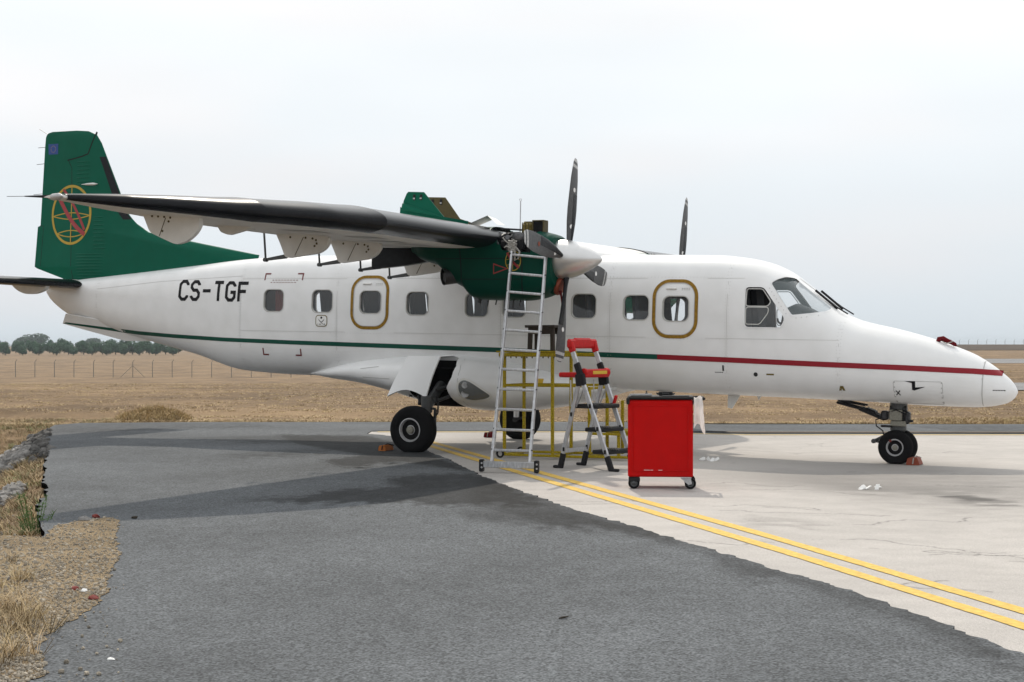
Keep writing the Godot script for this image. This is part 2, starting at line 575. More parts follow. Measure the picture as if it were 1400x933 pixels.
func sky() -> void:
	var e := Environment.new()
	var w := 1024; var h := 512
	var f := FastNoiseLite.new()
	f.seed = 21; f.frequency = 1.5; f.fractal_octaves = 4
	var im := Image.create(w, h, false, Image.FORMAT_RGBAF)
	var sun := -SUN.normalized()
	for y in h:
		var el := PI / 2 - PI * (y + 0.5) / h
		for x in w:
			var az := TAU * (x + 0.5) / w
			var d := Vector3(sin(az) * cos(el), sin(el), cos(az) * cos(el) * -1.0)
			var up := maxf(d.y, 0.0)
			var t := pow(clampf(up / 0.30, 0, 1), 0.75)
			var c := Color(0.520, 0.568, 0.605).lerp(Color(0.785, 0.812, 0.830), t)
			var n := f.get_noise_3d(d.x * 1.2, d.y * 5.0, d.z * 1.2)
			var n2 := f.get_noise_3d(d.x * 2.0 + 7.0, d.y * 9.0, d.z * 2.0)
			c = c * (1.0 + 0.10 * n * smoothstep(0.0, 0.15, up))
			c.r *= 1.0 + 0.07 * clampf(n2 + 0.15, 0, 1)
			c.b *= 1.0 - 0.03 * clampf(n2 + 0.15, 0, 1)
			var g := maxf(0.0, d.dot(sun))
			c = c * (1.0 + 0.22 * pow(g, 3.0) + 0.6 * pow(g, 24.0))
			c.a = 1
			im.set_pixel(x, y, c)
	var p := PanoramaSkyMaterial.new()
	p.panorama = ImageTexture.create_from_image(im)
	var s := Sky.new()
	s.sky_material = p
	e.background_mode = Environment.BG_SKY
	e.sky = s
	e.tonemap_mode = Environment.TONE_MAPPER_LINEAR
	e.tonemap_exposure = 1.24
	e.fog_enabled = true
	e.fog_density = 0.0002
	e.fog_light_color = Color(0.86, 0.90, 0.93)
	e.sdfgi_enabled = true
	e.ssao_enabled = true
	e.ssil_enabled = true
	var we := WorldEnvironment.new()
	we.name = "world_environment"
	we.environment = e
	add_child(we)

# ---------------------------------------------------------------- ground
const F := 2096.5
func px(x: float, y: float, h := 0.0) -> Vector2:   # where the sight line through a point of the photograph meets the ground
	var d := F * (1.507 - h) / (y - 470.6)
	return Vector2((x - 700.0) * d / F, -d)

func pxs(a: Array) -> PackedVector2Array:
	var o := PackedVector2Array()
	for q in a: o.append(px(q[0], q[1]))
	return o

func ragged(poly: PackedVector2Array, step: float, amp: float, seed_value: int, closed := true) -> PackedVector2Array:
	var f := FastNoiseLite.new()
	f.seed = seed_value; f.frequency = 1.3; f.fractal_octaves = 5; f.fractal_gain = 0.7
	var o := PackedVector2Array()
	for i in (poly.size() if closed else poly.size() - 1):
		var a := poly[i]; var b := poly[(i + 1) % poly.size()]
		var k := maxi(1, ceili(a.distance_to(b) / step))
		var nrm := (b - a).normalized().orthogonal()
		for j in k:
			var p := a.lerp(b, float(j) / k)
			o.append(p + nrm * f.get_noise_2d(p.x * 3, p.y * 3) * amp)
	if not closed: o.append(poly[-1])
	return o

func smooth_line(a: PackedVector2Array) -> PackedVector2Array:
	var o := PackedVector2Array()
	for i in a.size() - 1:
		var p0 := a[maxi(i - 1, 0)]; var p3 := a[mini(i + 2, a.size() - 1)]
		for j in 4: o.append(a[i].cubic_interpolate(a[i + 1], p0, p3, j / 4.0))
	o.append(a[-1])
	return o

func lay(x: float, z: float) -> float:   # the concrete falls away a little towards the right
	return -0.05 * clampf((x - 2.0) / 2.0, 0, 1) if z > -40.0 else 0.0

func sheet(poly: PackedVector2Array, y: float, uv1: float, area: Rect2, skirt := 0.0) -> Soup:   # level sheet; uv1 repeats per metre, uv2 spans the area
	var s := Soup.new()
	var b := Rect2(poly[0], Vector2.ZERO)
	for v in poly: b = b.expand(v)
	var cell := 2.0
	for i in range(floori(b.position.x / cell), ceili(b.end.x / cell)):
		for j in range(floori(b.position.y / cell), ceili(b.end.y / cell)):
			var c := PackedVector2Array([Vector2(i, j) * cell, Vector2(i + 1, j) * cell, Vector2(i + 1, j + 1) * cell, Vector2(i, j + 1) * cell])
			for q in Geometry2D.intersect_polygons(poly, c):
				var idx := Geometry2D.triangulate_polygon(q)
				for e in range(0, idx.size(), 3):
					var t := [q[idx[e]], q[idx[e + 1]], q[idx[e + 2]]]
					if (t[1] - t[0]).cross(t[2] - t[0]) < 0: t = [t[0], t[2], t[1]]
					for v in t:
						s.p.append(Vector3(v.x, y + lay(v.x, v.y), v.y)); s.n.append(Vector3.UP)
						s.u.append(v * uv1); s.u2.append((v - area.position) / area.size)
	if skirt > 0:
		for i in poly.size():
			var a := poly[i]; var d := poly[(i + 1) % poly.size()]
			var nn := (d - a).orthogonal().normalized()
			for v in [[a, 0.0], [d, 0.0], [d, skirt], [a, 0.0], [d, skirt], [a, skirt]]:
				s.p.append(Vector3(v[0].x, y - v[1] + lay(v[0].x, v[0].y), v[0].y)); s.n.append(Vector3(nn.x, 0.3, nn.y).normalized())
				s.u.append(v[0] * uv1 + Vector2(v[1], v[1])); s.u2.append((v[0] - area.position) / area.size)
	return s

func ground_material(called: String, fine: Array, uv2_tex: Texture2D, rough: float, depth: float) -> StandardMaterial3D:
	var m := mat(called, Color(1, 1, 1), rough)
	m.albedo_texture = fine[0]
	m.heightmap_enabled = true
	m.heightmap_texture = fine[1]
	m.heightmap_scale = depth
	m.detail_enabled = true
	m.detail_blend_mode = BaseMaterial3D.BLEND_MODE_MUL
	m.detail_uv_layer = BaseMaterial3D.DETAIL_UV_2
	m.detail_albedo = uv2_tex
	m.metallic_specular = 0.35
	return m

func relief(x: float, z: float) -> float:   # height of the open ground
	var d := -z
	var left := smoothstep(-0.02, -0.14, x / maxf(d, 1.0))
	var h := -0.02
	h -= 2.85 * smoothstep(36, 190, d) * left
	h += 0.62 * smoothstep(210, 480, d) * left
	h += 1.28 * smoothstep(330, 430, d) * smoothstep(0.1, 0.25, x / maxf(d, 1.0)) * (1 - smoothstep(500, 900, d))
	# the bank beside the broken edge of the apron
	var edge := edge_x(z)
	if d > 9 and d < 34 and x < edge + 0.02:
		var fall := smoothstep(0.0, 1.3, edge - x) * smoothstep(12.2, 13.6, d) * (1 - smoothstep(26, 30, d))
		h -= 0.50 * fall + 0.06 * smoothstep(0, 0.1, edge - x) * smoothstep(12.6, 13.2, d)
	if d < 34.0: h -= 0.06
	h -= 0.05 * clampf((x - 2.0) / 2.0, 0, 1) * (1 - smoothstep(40, 60, d))
	return h

var EDGE := PackedVector2Array()   # left edge of the asphalt, from far to near
func edge_x(z: float) -> float:
	if EDGE.is_empty() or z < EDGE[0].y: return -8.0
	for i in EDGE.size() - 1:
		if z >= EDGE[i].y and z <= EDGE[i + 1].y:
			return lerpf(EDGE[i].x, EDGE[i + 1].x, (z - EDGE[i].y) / maxf(0.01, EDGE[i + 1].y - EDGE[i].y))
	return -2.2

func ground() -> void:
	EDGE = PackedVector2Array([px(68, 586), px(63, 598), px(70, 612), px(62, 632), px(61, 655), px(64, 676), px(55, 692), px(52, 705), px(58, 722), px(60, 738)])
	# open ground, one sheet to the horizon
	var xs := [-2600.0, -1500.0, -800.0, -450.0, -280.0, -180.0, -120.0, -80.0, -55.0, -38.0, -28.0, -21.0, -17.0]
	var v := -14.0
	while v < -1.0: xs.append(v); v += 0.22
	for q in [-0.5, 1, 3, 6, 10, 14, 20, 28, 38, 52, 70, 95, 130, 180, 260, 400, 700, 1300, 2600]: xs.append(float(q))
	var zs := [120.0, 40.0, 14.0, 4.0, 0.0, -3.0]
	v = -4.5
	while v > -34.0: zs.append(v); v -= 0.3
	for q in [-35, -37, -40, -44, -49, -55, -62, -70, -80, -92, -106, -122, -140, -160, -180, -200, -225, -255, -290, -330, -350, -370, -390, -410, -430, -480, -560, -680, -850, -1100, -1600, -2600]: zs.append(float(q))
	var f := FastNoiseLite.new()
	f.seed = 77; f.frequency = 0.9; f.fractal_octaves = 4
	var s := Soup.new()
	var hh := []
	for z in zs:
		var row := PackedVector3Array()
		for x in xs:
			var near: float = 1.0 - smoothstep(34, 60, -z)
			var bumpy: float = 1.0 if x < edge_x(z) - 0.3 and z < -13.4 else 0.0
			row.append(Vector3(x, relief(x, z) + f.get_noise_2d(x * 1.4, z * 1.4) * 0.11 * near * bumpy, z))
		hh.append(row)
	var nn := []
	for i in zs.size():
		var row := PackedVector3Array()
		for j in xs.size():
			var a: Vector3 = hh[i][mini(j + 1, xs.size() - 1)] - hh[i][maxi(j - 1, 0)]
			var b: Vector3 = hh[mini(i + 1, zs.size() - 1)][j] - hh[maxi(i - 1, 0)][j]
			row.append(a.cross(b).normalized() * (1.0 if a.cross(b).y > 0 else -1.0))
		nn.append(row)
	for i in zs.size() - 1:
		for j in xs.size() - 1:
			for q in [[i, j], [i + 1, j + 1], [i, j + 1], [i, j], [i + 1, j], [i + 1, j + 1]]:
				var p: Vector3 = hh[q[0]][q[1]]
				s.p.append(p); s.n.append(nn[q[0]][q[1]])
				s.u.append(Vector2(p.x, p.z) / 3.0); s.u2.append(Vector2(p.x, p.z) / 90.0)
	var straw := speckle(768, 4, 0.80, 0.55, 0.10, Color(1.0, 0.97, 0.93))
	var field := grain(1024, 31, 0.010, Color(0.44, 0.37, 0.29), Color(0.78, 0.68, 0.545), FastNoiseLite.TYPE_SIMPLEX_SMOOTH, 8, 0.72)
	struct("ground", s, ground_material("dry_field", straw, field, 0.95, 2.0), "wide dry straw-coloured field reaching to the horizon")
	# concrete apron
	var ca := Rect2(-6, -28, 26, 26)
	var con := PackedVector2Array([Vector2(-3.2, -26.6), Vector2(60, -26.6), Vector2(60, 2), Vector2(2.2, 2), Vector2(0.6, -7.0), Vector2(-2.2, -20.0)])
	var cs := speckle(1024, 14, 0.90, 0.32, 0.012)
	struct("concrete_apron", sheet(con, 0.0, 0.4, ca, 0.1), ground_material("concrete", cs, concrete_picture(ca), 0.85, 0.10), "pale concrete parking apron under the nose of the airplane")
	# asphalt laid over it
	var aa := Rect2(-9, -30, 16, 32)
	var edge_c := smooth_line(pxs([[503, 594.2], [520, 595.6], [540, 598], [560, 603], [576, 612], [592, 621], [609, 627], [630, 638], [652, 649], [700, 668], [760, 690], [830, 711], [900, 732], [985, 757], [1070, 783], [1150, 806], [1280, 851], [1400, 894]]))
	edge_c.append(Vector2(2.75, -5.5)); edge_c.append(Vector2(4.3, 2))
	var poly := PackedVector2Array([Vector2(60, -29.9), Vector2(60, -26.4), Vector2(-2.42, -26.4)])
	poly = ragged(poly, 0.8, 0.05, 5, false)
	poly.append_array(ragged(edge_c, 0.05, 0.075, 9, false))
	var near_left := pxs([[55, 900], [62, 880], [118, 838], [143, 812], [150, 785], [160, 760], [155, 738], [168, 718], [130, 712]])
	poly.append_array([Vector2(-2.6, 2), Vector2(-2.35, -7.0)])
	var inside := PackedVector2Array([px(40, 890), px(30, 800), px(40, 745)])   # under the gravel
	poly.append_array(inside)
	var up := EDGE.duplicate(); up.reverse()
	poly.append_array(ragged(up, 0.2, 0.09, 11, false))
	poly.append_array([px(75, 582), px(110, 579.3), Vector2(-6, -29.4), Vector2(10, -29.6)])
	var fs := speckle(1024, 24, 0.80, 0.80, 0.05)
	var am := ground_material("asphalt", fs, asphalt_picture(aa), 0.88, 0.5)
	struct("asphalt_apron", sheet(poly, 0.012, 1 / 6.5, aa, 0.06), am, "worn grey asphalt apron with dark oil stains and a broken left edge")
	# painted lines
	var yl := worn(mat("line_yellow", Color(0.80, 0.53, 0.10), 0.8), grain(512, 40, 0.05, Color(0.78, 0.78, 0.78), Color(1, 1, 1), FastNoiseLite.TYPE_SIMPLEX_SMOOTH, 6), 0.6)
	yl.uv1_world_triplanar = true
	var pale := worn(mat("line_faded", Color(0.66, 0.53, 0.30), 0.85), M.dirt, 0.6)
	var la := [px(575, 598.4), px(673, 628), px(735, 643), px(868, 680), px(1000, 718), px(1124, 753), px(1332, 812), px(1400, 828.5)]
	var lb := [px(573, 603), px(668, 634), px(718, 648), px(844, 690), px(1000, 733), px(1132, 772), px(1332, 832), px(1400, 852)]
	for l in [la, lb]:
		var a: Vector2 = l[1]; var b: Vector2 = l[6]
		var d := (b - a).normalized()
		var n := d.orthogonal() * 0.062
		var p0: Vector2 = a - d * 4.2; var p1: Vector2 = b + d * 6.0
		var q := ragged(PackedVector2Array([p0 - n, p1 - n, p1 + n, p0 + n]), 0.06, 0.008, 3)
		struct("painted_line", sheet(q, 0.0045, 1.0, ca), yl, "yellow painted line along the edge of the concrete, %s of the double line" % ["outer" if l == lb else "inner"])
	struct("painted_line", sheet(PackedVector2Array([Vector2(-2.3, -26.35), Vector2(60, -26.35), Vector2(60, -26.15), Vector2(-2.3, -26.15)]), 0.0045, 1.0, ca), pale, "faint yellow line along the far edge of the concrete")
	# taxiways to the right behind
	var far := ground_material("far_asphalt", fs, grain(256, 60, 0.02, Color(0.58, 0.58, 0.585), Color(0.66, 0.66, 0.66)), 0.9, 0.3)
	struct("taxiway", sheet(PackedVector2Array([Vector2(13, -60.4), Vector2(400, -60.4), Vector2(400, -50.8), Vector2(13, -50.8)]), -0.013, 0.3, Rect2(0, -100, 50, 50)), far, "grey taxiway crossing the field beyond the nose of the airplane")
	struct("runway", sheet(PackedVector2Array([Vector2(24, -158), Vector2(600, -158), Vector2(600, -122), Vector2(24, -122)]), -0.012, 0.3, Rect2(0, -200, 90, 90)), far, "pale grey runway strip far behind the airplane")
	# dark ploughed bank below the far fence
	var pb := Soup.new()
	for i in 30:
		var x0 := 62.0 + i * 8.0; var x1 := x0 + 8.0
		for k in 8:
			var d0 := 345.0 + k * 11.0; var d1 := d0 + 11.0
			var q := [Vector3(x0, 0, -d0), Vector3(x1, 0, -d0), Vector3(x1, 0, -d1), Vector3(x0, 0, -d1)]
			for e in [0, 2, 1, 0, 3, 2]:
				var p: Vector3 = q[e]
				pb.p.append(Vector3(p.x, relief(p.x, p.z) + 0.12, p.z)); pb.n.append(Vector3(0, 0.98, 0.2).normalized())
				pb.u.append(Vector2(p.x, p.z) / 3.0); pb.u2.append(Vector2(p.x, p.z) / 60.0)
	struct("ploughed_bank", pb, ground_material("ploughed", straw, grain(256, 66, 0.02, Color(0.36, 0.33, 0.305), Color(0.47, 0.42, 0.38)), 0.95, 1.0), "dark ploughed bank below the distant fence at right")
	# gravel spilled on the near left corner
	var gv := smooth_line(pxs([[166, 714], [158, 736], [163, 760], [152, 785], [146, 812], [120, 838], [62, 876], [52, 892], [64, 925]]))
	gv.append(Vector2(-2.35, -5.0))
	var gp := ragged(gv, 0.012, 0.05, 19, false)
	gp.append_array([Vector2(-2.35, 1), Vector2(-9, 1), Vector2(-9, -13), px(20, 735), px(60, 738)])
	gp.append_array(ragged(pxs([[60, 738], [75, 722], [110, 714], [150, 710]]), 0.05, 0.05, 23, false))
	var gs := speckle(1024, 34, 0.80, 0.7, 0.10, Color(1, 0.97, 0.92))
	struct("gravel_patch", sheet(gp, 0.0165, 0.4, Rect2(-9, -14, 9, 15), 0.0), ground_material("gravel", gs, grain(512, 61, 0.02, Color(0.60, 0.54, 0.445), Color(0.80, 0.73, 0.62), FastNoiseLite.TYPE_SIMPLEX_SMOOTH, 6), 0.95, 1.5), "tan gravel and dirt spilled over the near left corner of the asphalt")
	# stones lying on gravel and bank
	M.gp = gp

const JIT := [Vector2(0, 0), Vector2(0.05, 0.14), Vector2(-0.05, 0.10), Vector2(0.06, -0.12), Vector2(-0.06, -0.16)]
func asphalt_picture(a: Rect2) -> ImageTexture:
	var w := 960; var h := 1920
	var big := FastNoiseLite.new(); big.seed = 2; big.frequency = 0.35; big.fractal_octaves = 5
	var sm := FastNoiseLite.new(); sm.seed = 6; sm.frequency = 2.2; sm.fractal_octaves = 4
	var stains := []   # outline, strength, softness of the edge
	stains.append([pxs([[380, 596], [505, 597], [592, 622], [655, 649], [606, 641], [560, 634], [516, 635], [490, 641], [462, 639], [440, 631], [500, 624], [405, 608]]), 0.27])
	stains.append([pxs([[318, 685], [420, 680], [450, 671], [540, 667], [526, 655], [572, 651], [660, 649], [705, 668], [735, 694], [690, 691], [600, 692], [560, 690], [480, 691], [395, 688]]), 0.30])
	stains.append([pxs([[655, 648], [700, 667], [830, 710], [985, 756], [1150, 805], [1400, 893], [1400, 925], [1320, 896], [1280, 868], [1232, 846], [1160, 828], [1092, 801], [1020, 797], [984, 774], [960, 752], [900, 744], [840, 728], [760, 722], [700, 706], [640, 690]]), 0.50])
	stains.append([pxs([[230, 600], [420, 596], [505, 599], [470, 606], [360, 607]]), 0.66])
	stains.append([pxs([[75, 580], [330, 579], [380, 583], [200, 590], [70, 592]]), 0.72])
	stains.append([pxs([[620, 700], [760, 700], [830, 716], [720, 722], [640, 712]]), 0.58])
	stains.append([pxs([[800, 716], [890, 722], [960, 738], [880, 734]]), 0.45])
	stains.append([pxs([[300, 622], [400, 615], [470, 612], [440, 622], [330, 628]]), 0.75])
	var rects := []
	for q in stains:
		var b := Rect2(q[0][0], Vector2.ZERO)
		for v in q[0]: b = b.expand(v)
		rects.append(b.grow(0.5))
	var o := PackedByteArray(); o.resize(w * h * 3)
	for y in h:
		var wz := a.position.y + a.size.y * (y + 0.5) / h
		for x in w:
			var wx := a.position.x + a.size.x * (x + 0.5) / w
			var n := big.get_noise_2d(wx, wz)
			var k := sm.get_noise_2d(wx * 2.0, wz)
			var v := 0.156 * (1.0 + 0.34 * n + 0.16 * k)
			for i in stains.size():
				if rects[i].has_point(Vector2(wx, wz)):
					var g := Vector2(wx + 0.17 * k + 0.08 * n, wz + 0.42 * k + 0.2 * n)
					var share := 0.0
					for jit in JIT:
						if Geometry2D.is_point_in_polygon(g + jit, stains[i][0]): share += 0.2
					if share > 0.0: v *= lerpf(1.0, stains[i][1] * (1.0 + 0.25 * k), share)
			var c := Color(v * 0.925, v * 1.0, v * 1.075).linear_to_srgb()
			var p := (y * w + x) * 3
			o[p] = c.r8; o[p + 1] = c.g8; o[p + 2] = c.b8
	return ImageTexture.create_from_image(Image.create_from_data(w, h, false, Image.FORMAT_RGB8, o))

func concrete_picture(area: Rect2) -> ImageTexture:
	var a := area
	var w := 1200; var h := 1200
	var big := FastNoiseLite.new(); big.seed = 12; big.frequency = 0.25; big.fractal_octaves = 5
	var sm := FastNoiseLite.new(); sm.seed = 16; sm.frequency = 1.6; sm.fractal_octaves = 4
	var cr := FastNoiseLite.new(); cr.seed = 18; cr.frequency = 0.45; cr.noise_type = FastNoiseLite.TYPE_CELLULAR
	cr.cellular_return_type = FastNoiseLite.RETURN_DISTANCE2_SUB
	cr.domain_warp_enabled = true; cr.domain_warp_amplitude = 1.4; cr.domain_warp_frequency = 0.5
	var blots := []   # centre, radii, strength: grey worn patches and small oil marks
	for q in [[1290, 655, 2.6, 1.0, 0.72], [1180, 645, 2.2, 0.8, 0.82], [1320, 674, 0.28, 0.10, 0.35], [1060, 712, 0.5, 0.12, 0.8], [1000, 650, 2.5, 0.5, 0.88], [1350, 680, 0.5, 0.12, 0.6], [930, 668, 0.3, 0.1, 0.75], [700, 612, 1.5, 2.0, 0.85], [1240, 664, 1.2, 0.15, 0.8]]:
		blots.append([px(q[0], q[1]), q[2], q[3] * 4.0, q[4]])
	var o := PackedByteArray(); o.resize(w * h * 3)
	for y in h:
		var wz := a.position.y + a.size.y * (y + 0.5) / h
		for x in w:
			var wx := a.position.x + a.size.x * (x + 0.5) / w
			var n := big.get_noise_2d(wx, wz * 1.4)
			var k := sm.get_noise_2d(wx, wz * 1.5)
			var v := 0.520 * (1.0 + 0.10 * n + 0.11 * k)
			var e := cr.get_noise_2d(wx, wz) + 1.0
			if e < 0.030 and k > -0.12: v *= 0.50
			for b in blots:
				var q := Vector2((wx - b[0].x + 0.2 * k) / b[1], (wz - b[0].y + 0.5 * k) / b[2]).length()
				if q < 1.0: v *= lerpf(b[3], 1.0, smoothstep(0.35, 1.0, q))
			var c := Color(v * 1.045, v * 0.985, v * 0.925).linear_to_srgb()
			var p := (y * w + x) * 3
			o[p] = c.r8; o[p + 1] = c.g8; o[p + 2] = c.b8
	# hairline cracks wandering over the slab
	var g := RandomNumberGenerator.new(); g.seed = 8
	var starts := [[1040, 692, 0.2], [1270, 754, -0.1], [1150, 735, 0.3], [960, 670, 0.1], [1300, 790, 0.0], [1330, 700, -0.2], [1100, 660, 0.15], [1220, 700, 0.25], [1000, 612, 0.0], [1150, 606, 0.1], [1310, 612, -0.1], [1380, 760, 0.2], [860, 690, 0.1], [1060, 742, 0.2], [1390, 660, 0.1]]
	for q in starts:
		var p := px(q[0], q[1])
		var way: float = q[2] + PI * float(g.randi() % 2)
		for k in g.randi_range(60, 150):
			way += g.randfn(0, 0.28)
			way = lerpf(way, q[2] + PI * roundf((way - q[2]) / PI), 0.06)
			p += Vector2(cos(way), sin(way)) * 0.015
			var ix := int((p.x - area.position.x) / area.size.x * w); var iy := int((p.y - area.position.y) / area.size.y * h)
			if ix < 0 or iy < 0 or ix >= w or iy >= h or g.randf() < 0.12: continue
			var e := (iy * w + ix) * 3
			for c in 3: o[e + c] = int(o[e + c] * 0.80)
	return ImageTexture.create_from_image(Image.create_from_data(w, h, false, Image.FORMAT_RGB8, o))

# ---------------------------------------------------------------- the airplane
func V3(s: float, v: float, l: float) -> Vector3: return Vector3(s, v, l)

func letter(ch: String, x: float, y: float, w: float, h: float) -> Array:   # strokes of a squarish letter
	var k := w * 0.28
	var P := func(a: Array) -> Array: return a.map(func(q): return [x + q[0] * w, y + q[1] * h])
	var kk := 0.28; var kh := k / h
	match ch:
		"C": return [P.call([[1, 0.78], [1, 1 - kh], [1 - kk, 1], [kk, 1], [0, 1 - kh], [0, kh], [kk, 0], [1 - kk, 0], [1, kh], [1, 0.22]])]
		"S": return [P.call([[1, 0.80], [1, 1 - kh], [1 - kk, 1], [kk, 1], [0, 1 - kh], [0, 0.52 + kh], [kk, 0.52], [1 - kk, 0.52], [1, 0.52 - kh], [1, kh], [1 - kk, 0], [kk, 0], [0, kh], [0, 0.20]])]
		"-": return [P.call([[0.0, 0.5], [1, 0.5]])]
		"T": return [P.call([[-0.05, 1], [1.05, 1]]), P.call([[0.5, 1], [0.5, -0.07]])]
		"G": return [P.call([[1, 0.78], [1, 1 - kh], [1 - kk, 1], [kk, 1], [0, 1 - kh], [0, kh], [kk, 0], [1 - kk, 0], [1, kh], [1, 0.45], [0.5, 0.45]])]
		"F": return [P.call([[1.08, 1], [0, 1], [0, -0.07]]), P.call([[0, 0.52], [0.85, 0.52]])]
		"I": return [P.call([[0.5, 1], [0.5, 0]])]
		"A": return [P.call([[0, 0], [0.5, 1], [1, 0]]), P.call([[0.2, 0.35], [0.8, 0.35]])]
	return []

func wpaint(called: String, polys: Array, m: Material, parent: Node, f: Callable, off := 0.003, side := 1.0, cell := 0.12) -> MeshInstance3D:
	var s := Soup.new()
	for p in polys: paint(s, p, f, off, side, cell)
	return obj(called, s, m, parent)

func seam(path: Array, w := 0.008) -> Array:
	return Geometry2D.offset_polyline(pts2(path), w / 2, Geometry2D.JOIN_MITER, Geometry2D.END_BUTT)

func airplane() -> void:
	A = thing("airplane", HERE, 0, "white and green twin-propeller airplane with one engine opened for repair", "airplane")
	A.basis = Basis(Vector3.UP, -YAW) * Basis(Vector3.BACK, -PITCH)
	fuselage()
	sponson()
	fin()
	for side in [1.0, -1.0]:
		wing(side)
		engine(side)
		tailplane(side)
	gear()

func fuselage() -> void:
	var f := side_at
	var wins := [[-3.05, 2.12], [-2.16, 2.115], [-1.315, 2.105], [-0.515, 2.09], [0.46, 2.075], [1.06, 2.075], [2.13, 2.07], [2.905, 2.055], [3.475, 2.045]]
	var holes := []
	for w in wins:
		holes.append([round_rect(w[0] - 0.18, w[0] + 0.18, w[1] - 0.165, w[1] + 0.165, 0.085), 0])
	var side_win := rounded(pts2([[4.425, 2.34], [4.66, 2.34], [4.965, 1.93], [4.915, 1.81], [4.435, 1.81]]), 0.05)
	holes.append([ccw(side_win), 0])
	var screen := rounded(pts2([[4.74, 2.395], [4.80, 2.445], [4.88, 2.485], [4.955, 2.475], [5.22, 2.27], [5.475, 2.075], [5.44, 2.03], [5.29, 2.005], [5.045, 1.975]]), 0.025)
	holes.append([ccw(screen), 0])
	var body := obj("fuselage", cut(skin(), holes), M.white_paint, A)
	var lining := []
	for h in holes: lining.append([grow(h[0], 0.012), 0])
	obj("cabin_lining", cut(skin(0.035, -3.9, 5.2, 12, 10), lining), M.cabin_lining, A)
	# windows: a lip round the opening and a pane a little inside
	var k := 0
	for h in holes:
		for side in [1.0, -1.0]:
			var o: PackedVector2Array = h[0]
			var lip := Soup.new()
			var rings := [[0.014, 0.004], [0.0, 0.0045], [-0.004, -0.03]] if k < 9 else [[0.018, 0.004], [0.0, 0.0045], [-0.003, -0.02]]
			var loops := []
			for r in rings:
				var loop := PackedVector3Array()
				var c := Vector2.ZERO
				for v in o: c += v
				c /= o.size()
				for v in o:
					var q := v + (v - c).normalized() * float(r[0])
					loop.append(Vector3(q.x, q.y, (maxf(side_at(q.x, q.y), 0.02) + r[1]) * side))
				loops.append(loop)
			loft(lip, loops, false)
			obj("window_frame", lip, M.grey_paint if k < 9 else M.white_paint, A)
			var pane := Soup.new()
			if k == 9:   # its upper half stands open
				for q in Geometry2D.clip_polygons(o, rounded(pts2([[4.40, 2.40], [4.645, 2.40], [4.765, 2.15], [4.73, 2.095], [4.40, 2.095]]), 0.02)): paint(pane, q, f, -0.012, side, 0.2)
			else: paint(pane, o, f, -0.024 if k < 9 else -0.012, side, 0.2)
			obj("window" if k < 9 else ("cockpit_side_window" if k == 9 else "windshield"), pane, M.pane_glass if k < 10 else M.screen_glass, A)
		k += 1
	# opened upper part of the cockpit side window, and its sliding frame
	for side in [1.0, -1.0]:
		var fr := Soup.new()
		var up := rounded(pts2([[4.45, 2.315], [4.645, 2.315], [4.765, 2.15], [4.73, 2.095], [4.45, 2.095]]), 0.03)
		var low := rounded(pts2([[4.45, 2.07], [4.74, 2.07], [4.735, 2.00], [4.63, 1.855], [4.45, 1.855]]), 0.03)
		for q in [up, low]: paint_ring(fr, grow(ccw(q), 0.012), ccw(q), f, -0.01, side)
		obj("sliding_window_frame", fr, M.grey_paint, A)
	# gold outlines of the emergency exits
	for d in [[-1.655, -0.995, 1.70, 2.50], [3.14, 3.79, 1.645, 2.44]]:
		for side in [1.0, -1.0]:
			var ring := Soup.new()
			var gap := Soup.new()
			paint_ring(ring, round_rect(d[0], d[1], d[2], d[3], 0.235, 8), round_rect(d[0] + 0.052, d[1] - 0.052, d[2] + 0.05, d[3] - 0.05, 0.185, 8), f, 0.004, side)
			paint_ring(gap, round_rect(d[0] + 0.047, d[1] - 0.047, d[2] + 0.045, d[3] - 0.045, 0.19, 8), round_rect(d[0] + 0.055, d[1] - 0.055, d[2] + 0.053, d[3] - 0.053, 0.184, 8), f, 0.0055, side)
			var exit_door := obj("emergency_exit", ring, M.gold_paint, A)
			obj("door_gap", gap, M.seam_grey, exit_door)
			var hs := Soup.new()
			var mid: float = (d[0] + d[1]) / 2 - 0.06
			var hv: float = d[3] - 0.125
			tube(hs, [V3(mid - 0.07, hv, side * (side_at(mid, hv) + 0.006)), V3(mid + 0.07, hv, side * (side_at(mid, hv) + 0.006))], 0.014, 8)
			obj("handle", hs, M.white_dull, exit_door)
			var tiny := Soup.new()
			for i in 4:
				for j in 2:
					var x0: float = d[1] - 0.24 + i * 0.032
					var y0: float = d[3] - 0.125 - j * 0.02
					paint(tiny, pts2([[x0, y0], [x0 + 0.022, y0], [x0 + 0.022, y0 + 0.008], [x0, y0 + 0.008]]), f, 0.004, side)
			obj("placard", tiny, M.seam_grey, exit_door).set_meta("kind", "stuff")
	# the waist stripe, green behind and red in front
	var sv := [[-6.42, 1.612], [-6.0, 1.582], [-5.2, 1.545], [-4.0, 1.505], [-2.7, 1.483], [0.93, 1.437], [1.94, 1.412], [3.22, 1.392], [4.27, 1.372], [5.25, 1.348], [6.45, 1.322], [7.3, 1.295], [7.62, 1.274]]
	var st := func(a: int, b: int, x0: float, x1: float) -> PackedVector2Array:
		var lo := PackedVector2Array(); var hi := PackedVector2Array()
		for i in range(a, b + 1):
			var hw := 0.030 + 0.004 * smoothstep(-6, 3, sv[i][0])
			lo.append(Vector2(sv[i][0], sv[i][1] - hw)); hi.append(Vector2(sv[i][0], sv[i][1] + hw))
		hi.reverse(); lo.append_array(hi)
		return lo
	for side in [1.0, -1.0]:
		wpaint("green_stripe", [st.call(0, 7, 0, 0)], M.green_stripe_paint, A, f, 0.003, side)
		wpaint("red_stripe", [st.call(7, 12, 0, 0)], M.red_stripe_paint, A, f, 0.0045, side, 0.03)
	# registration
	var reg := []
	var text := "CS-TGF"
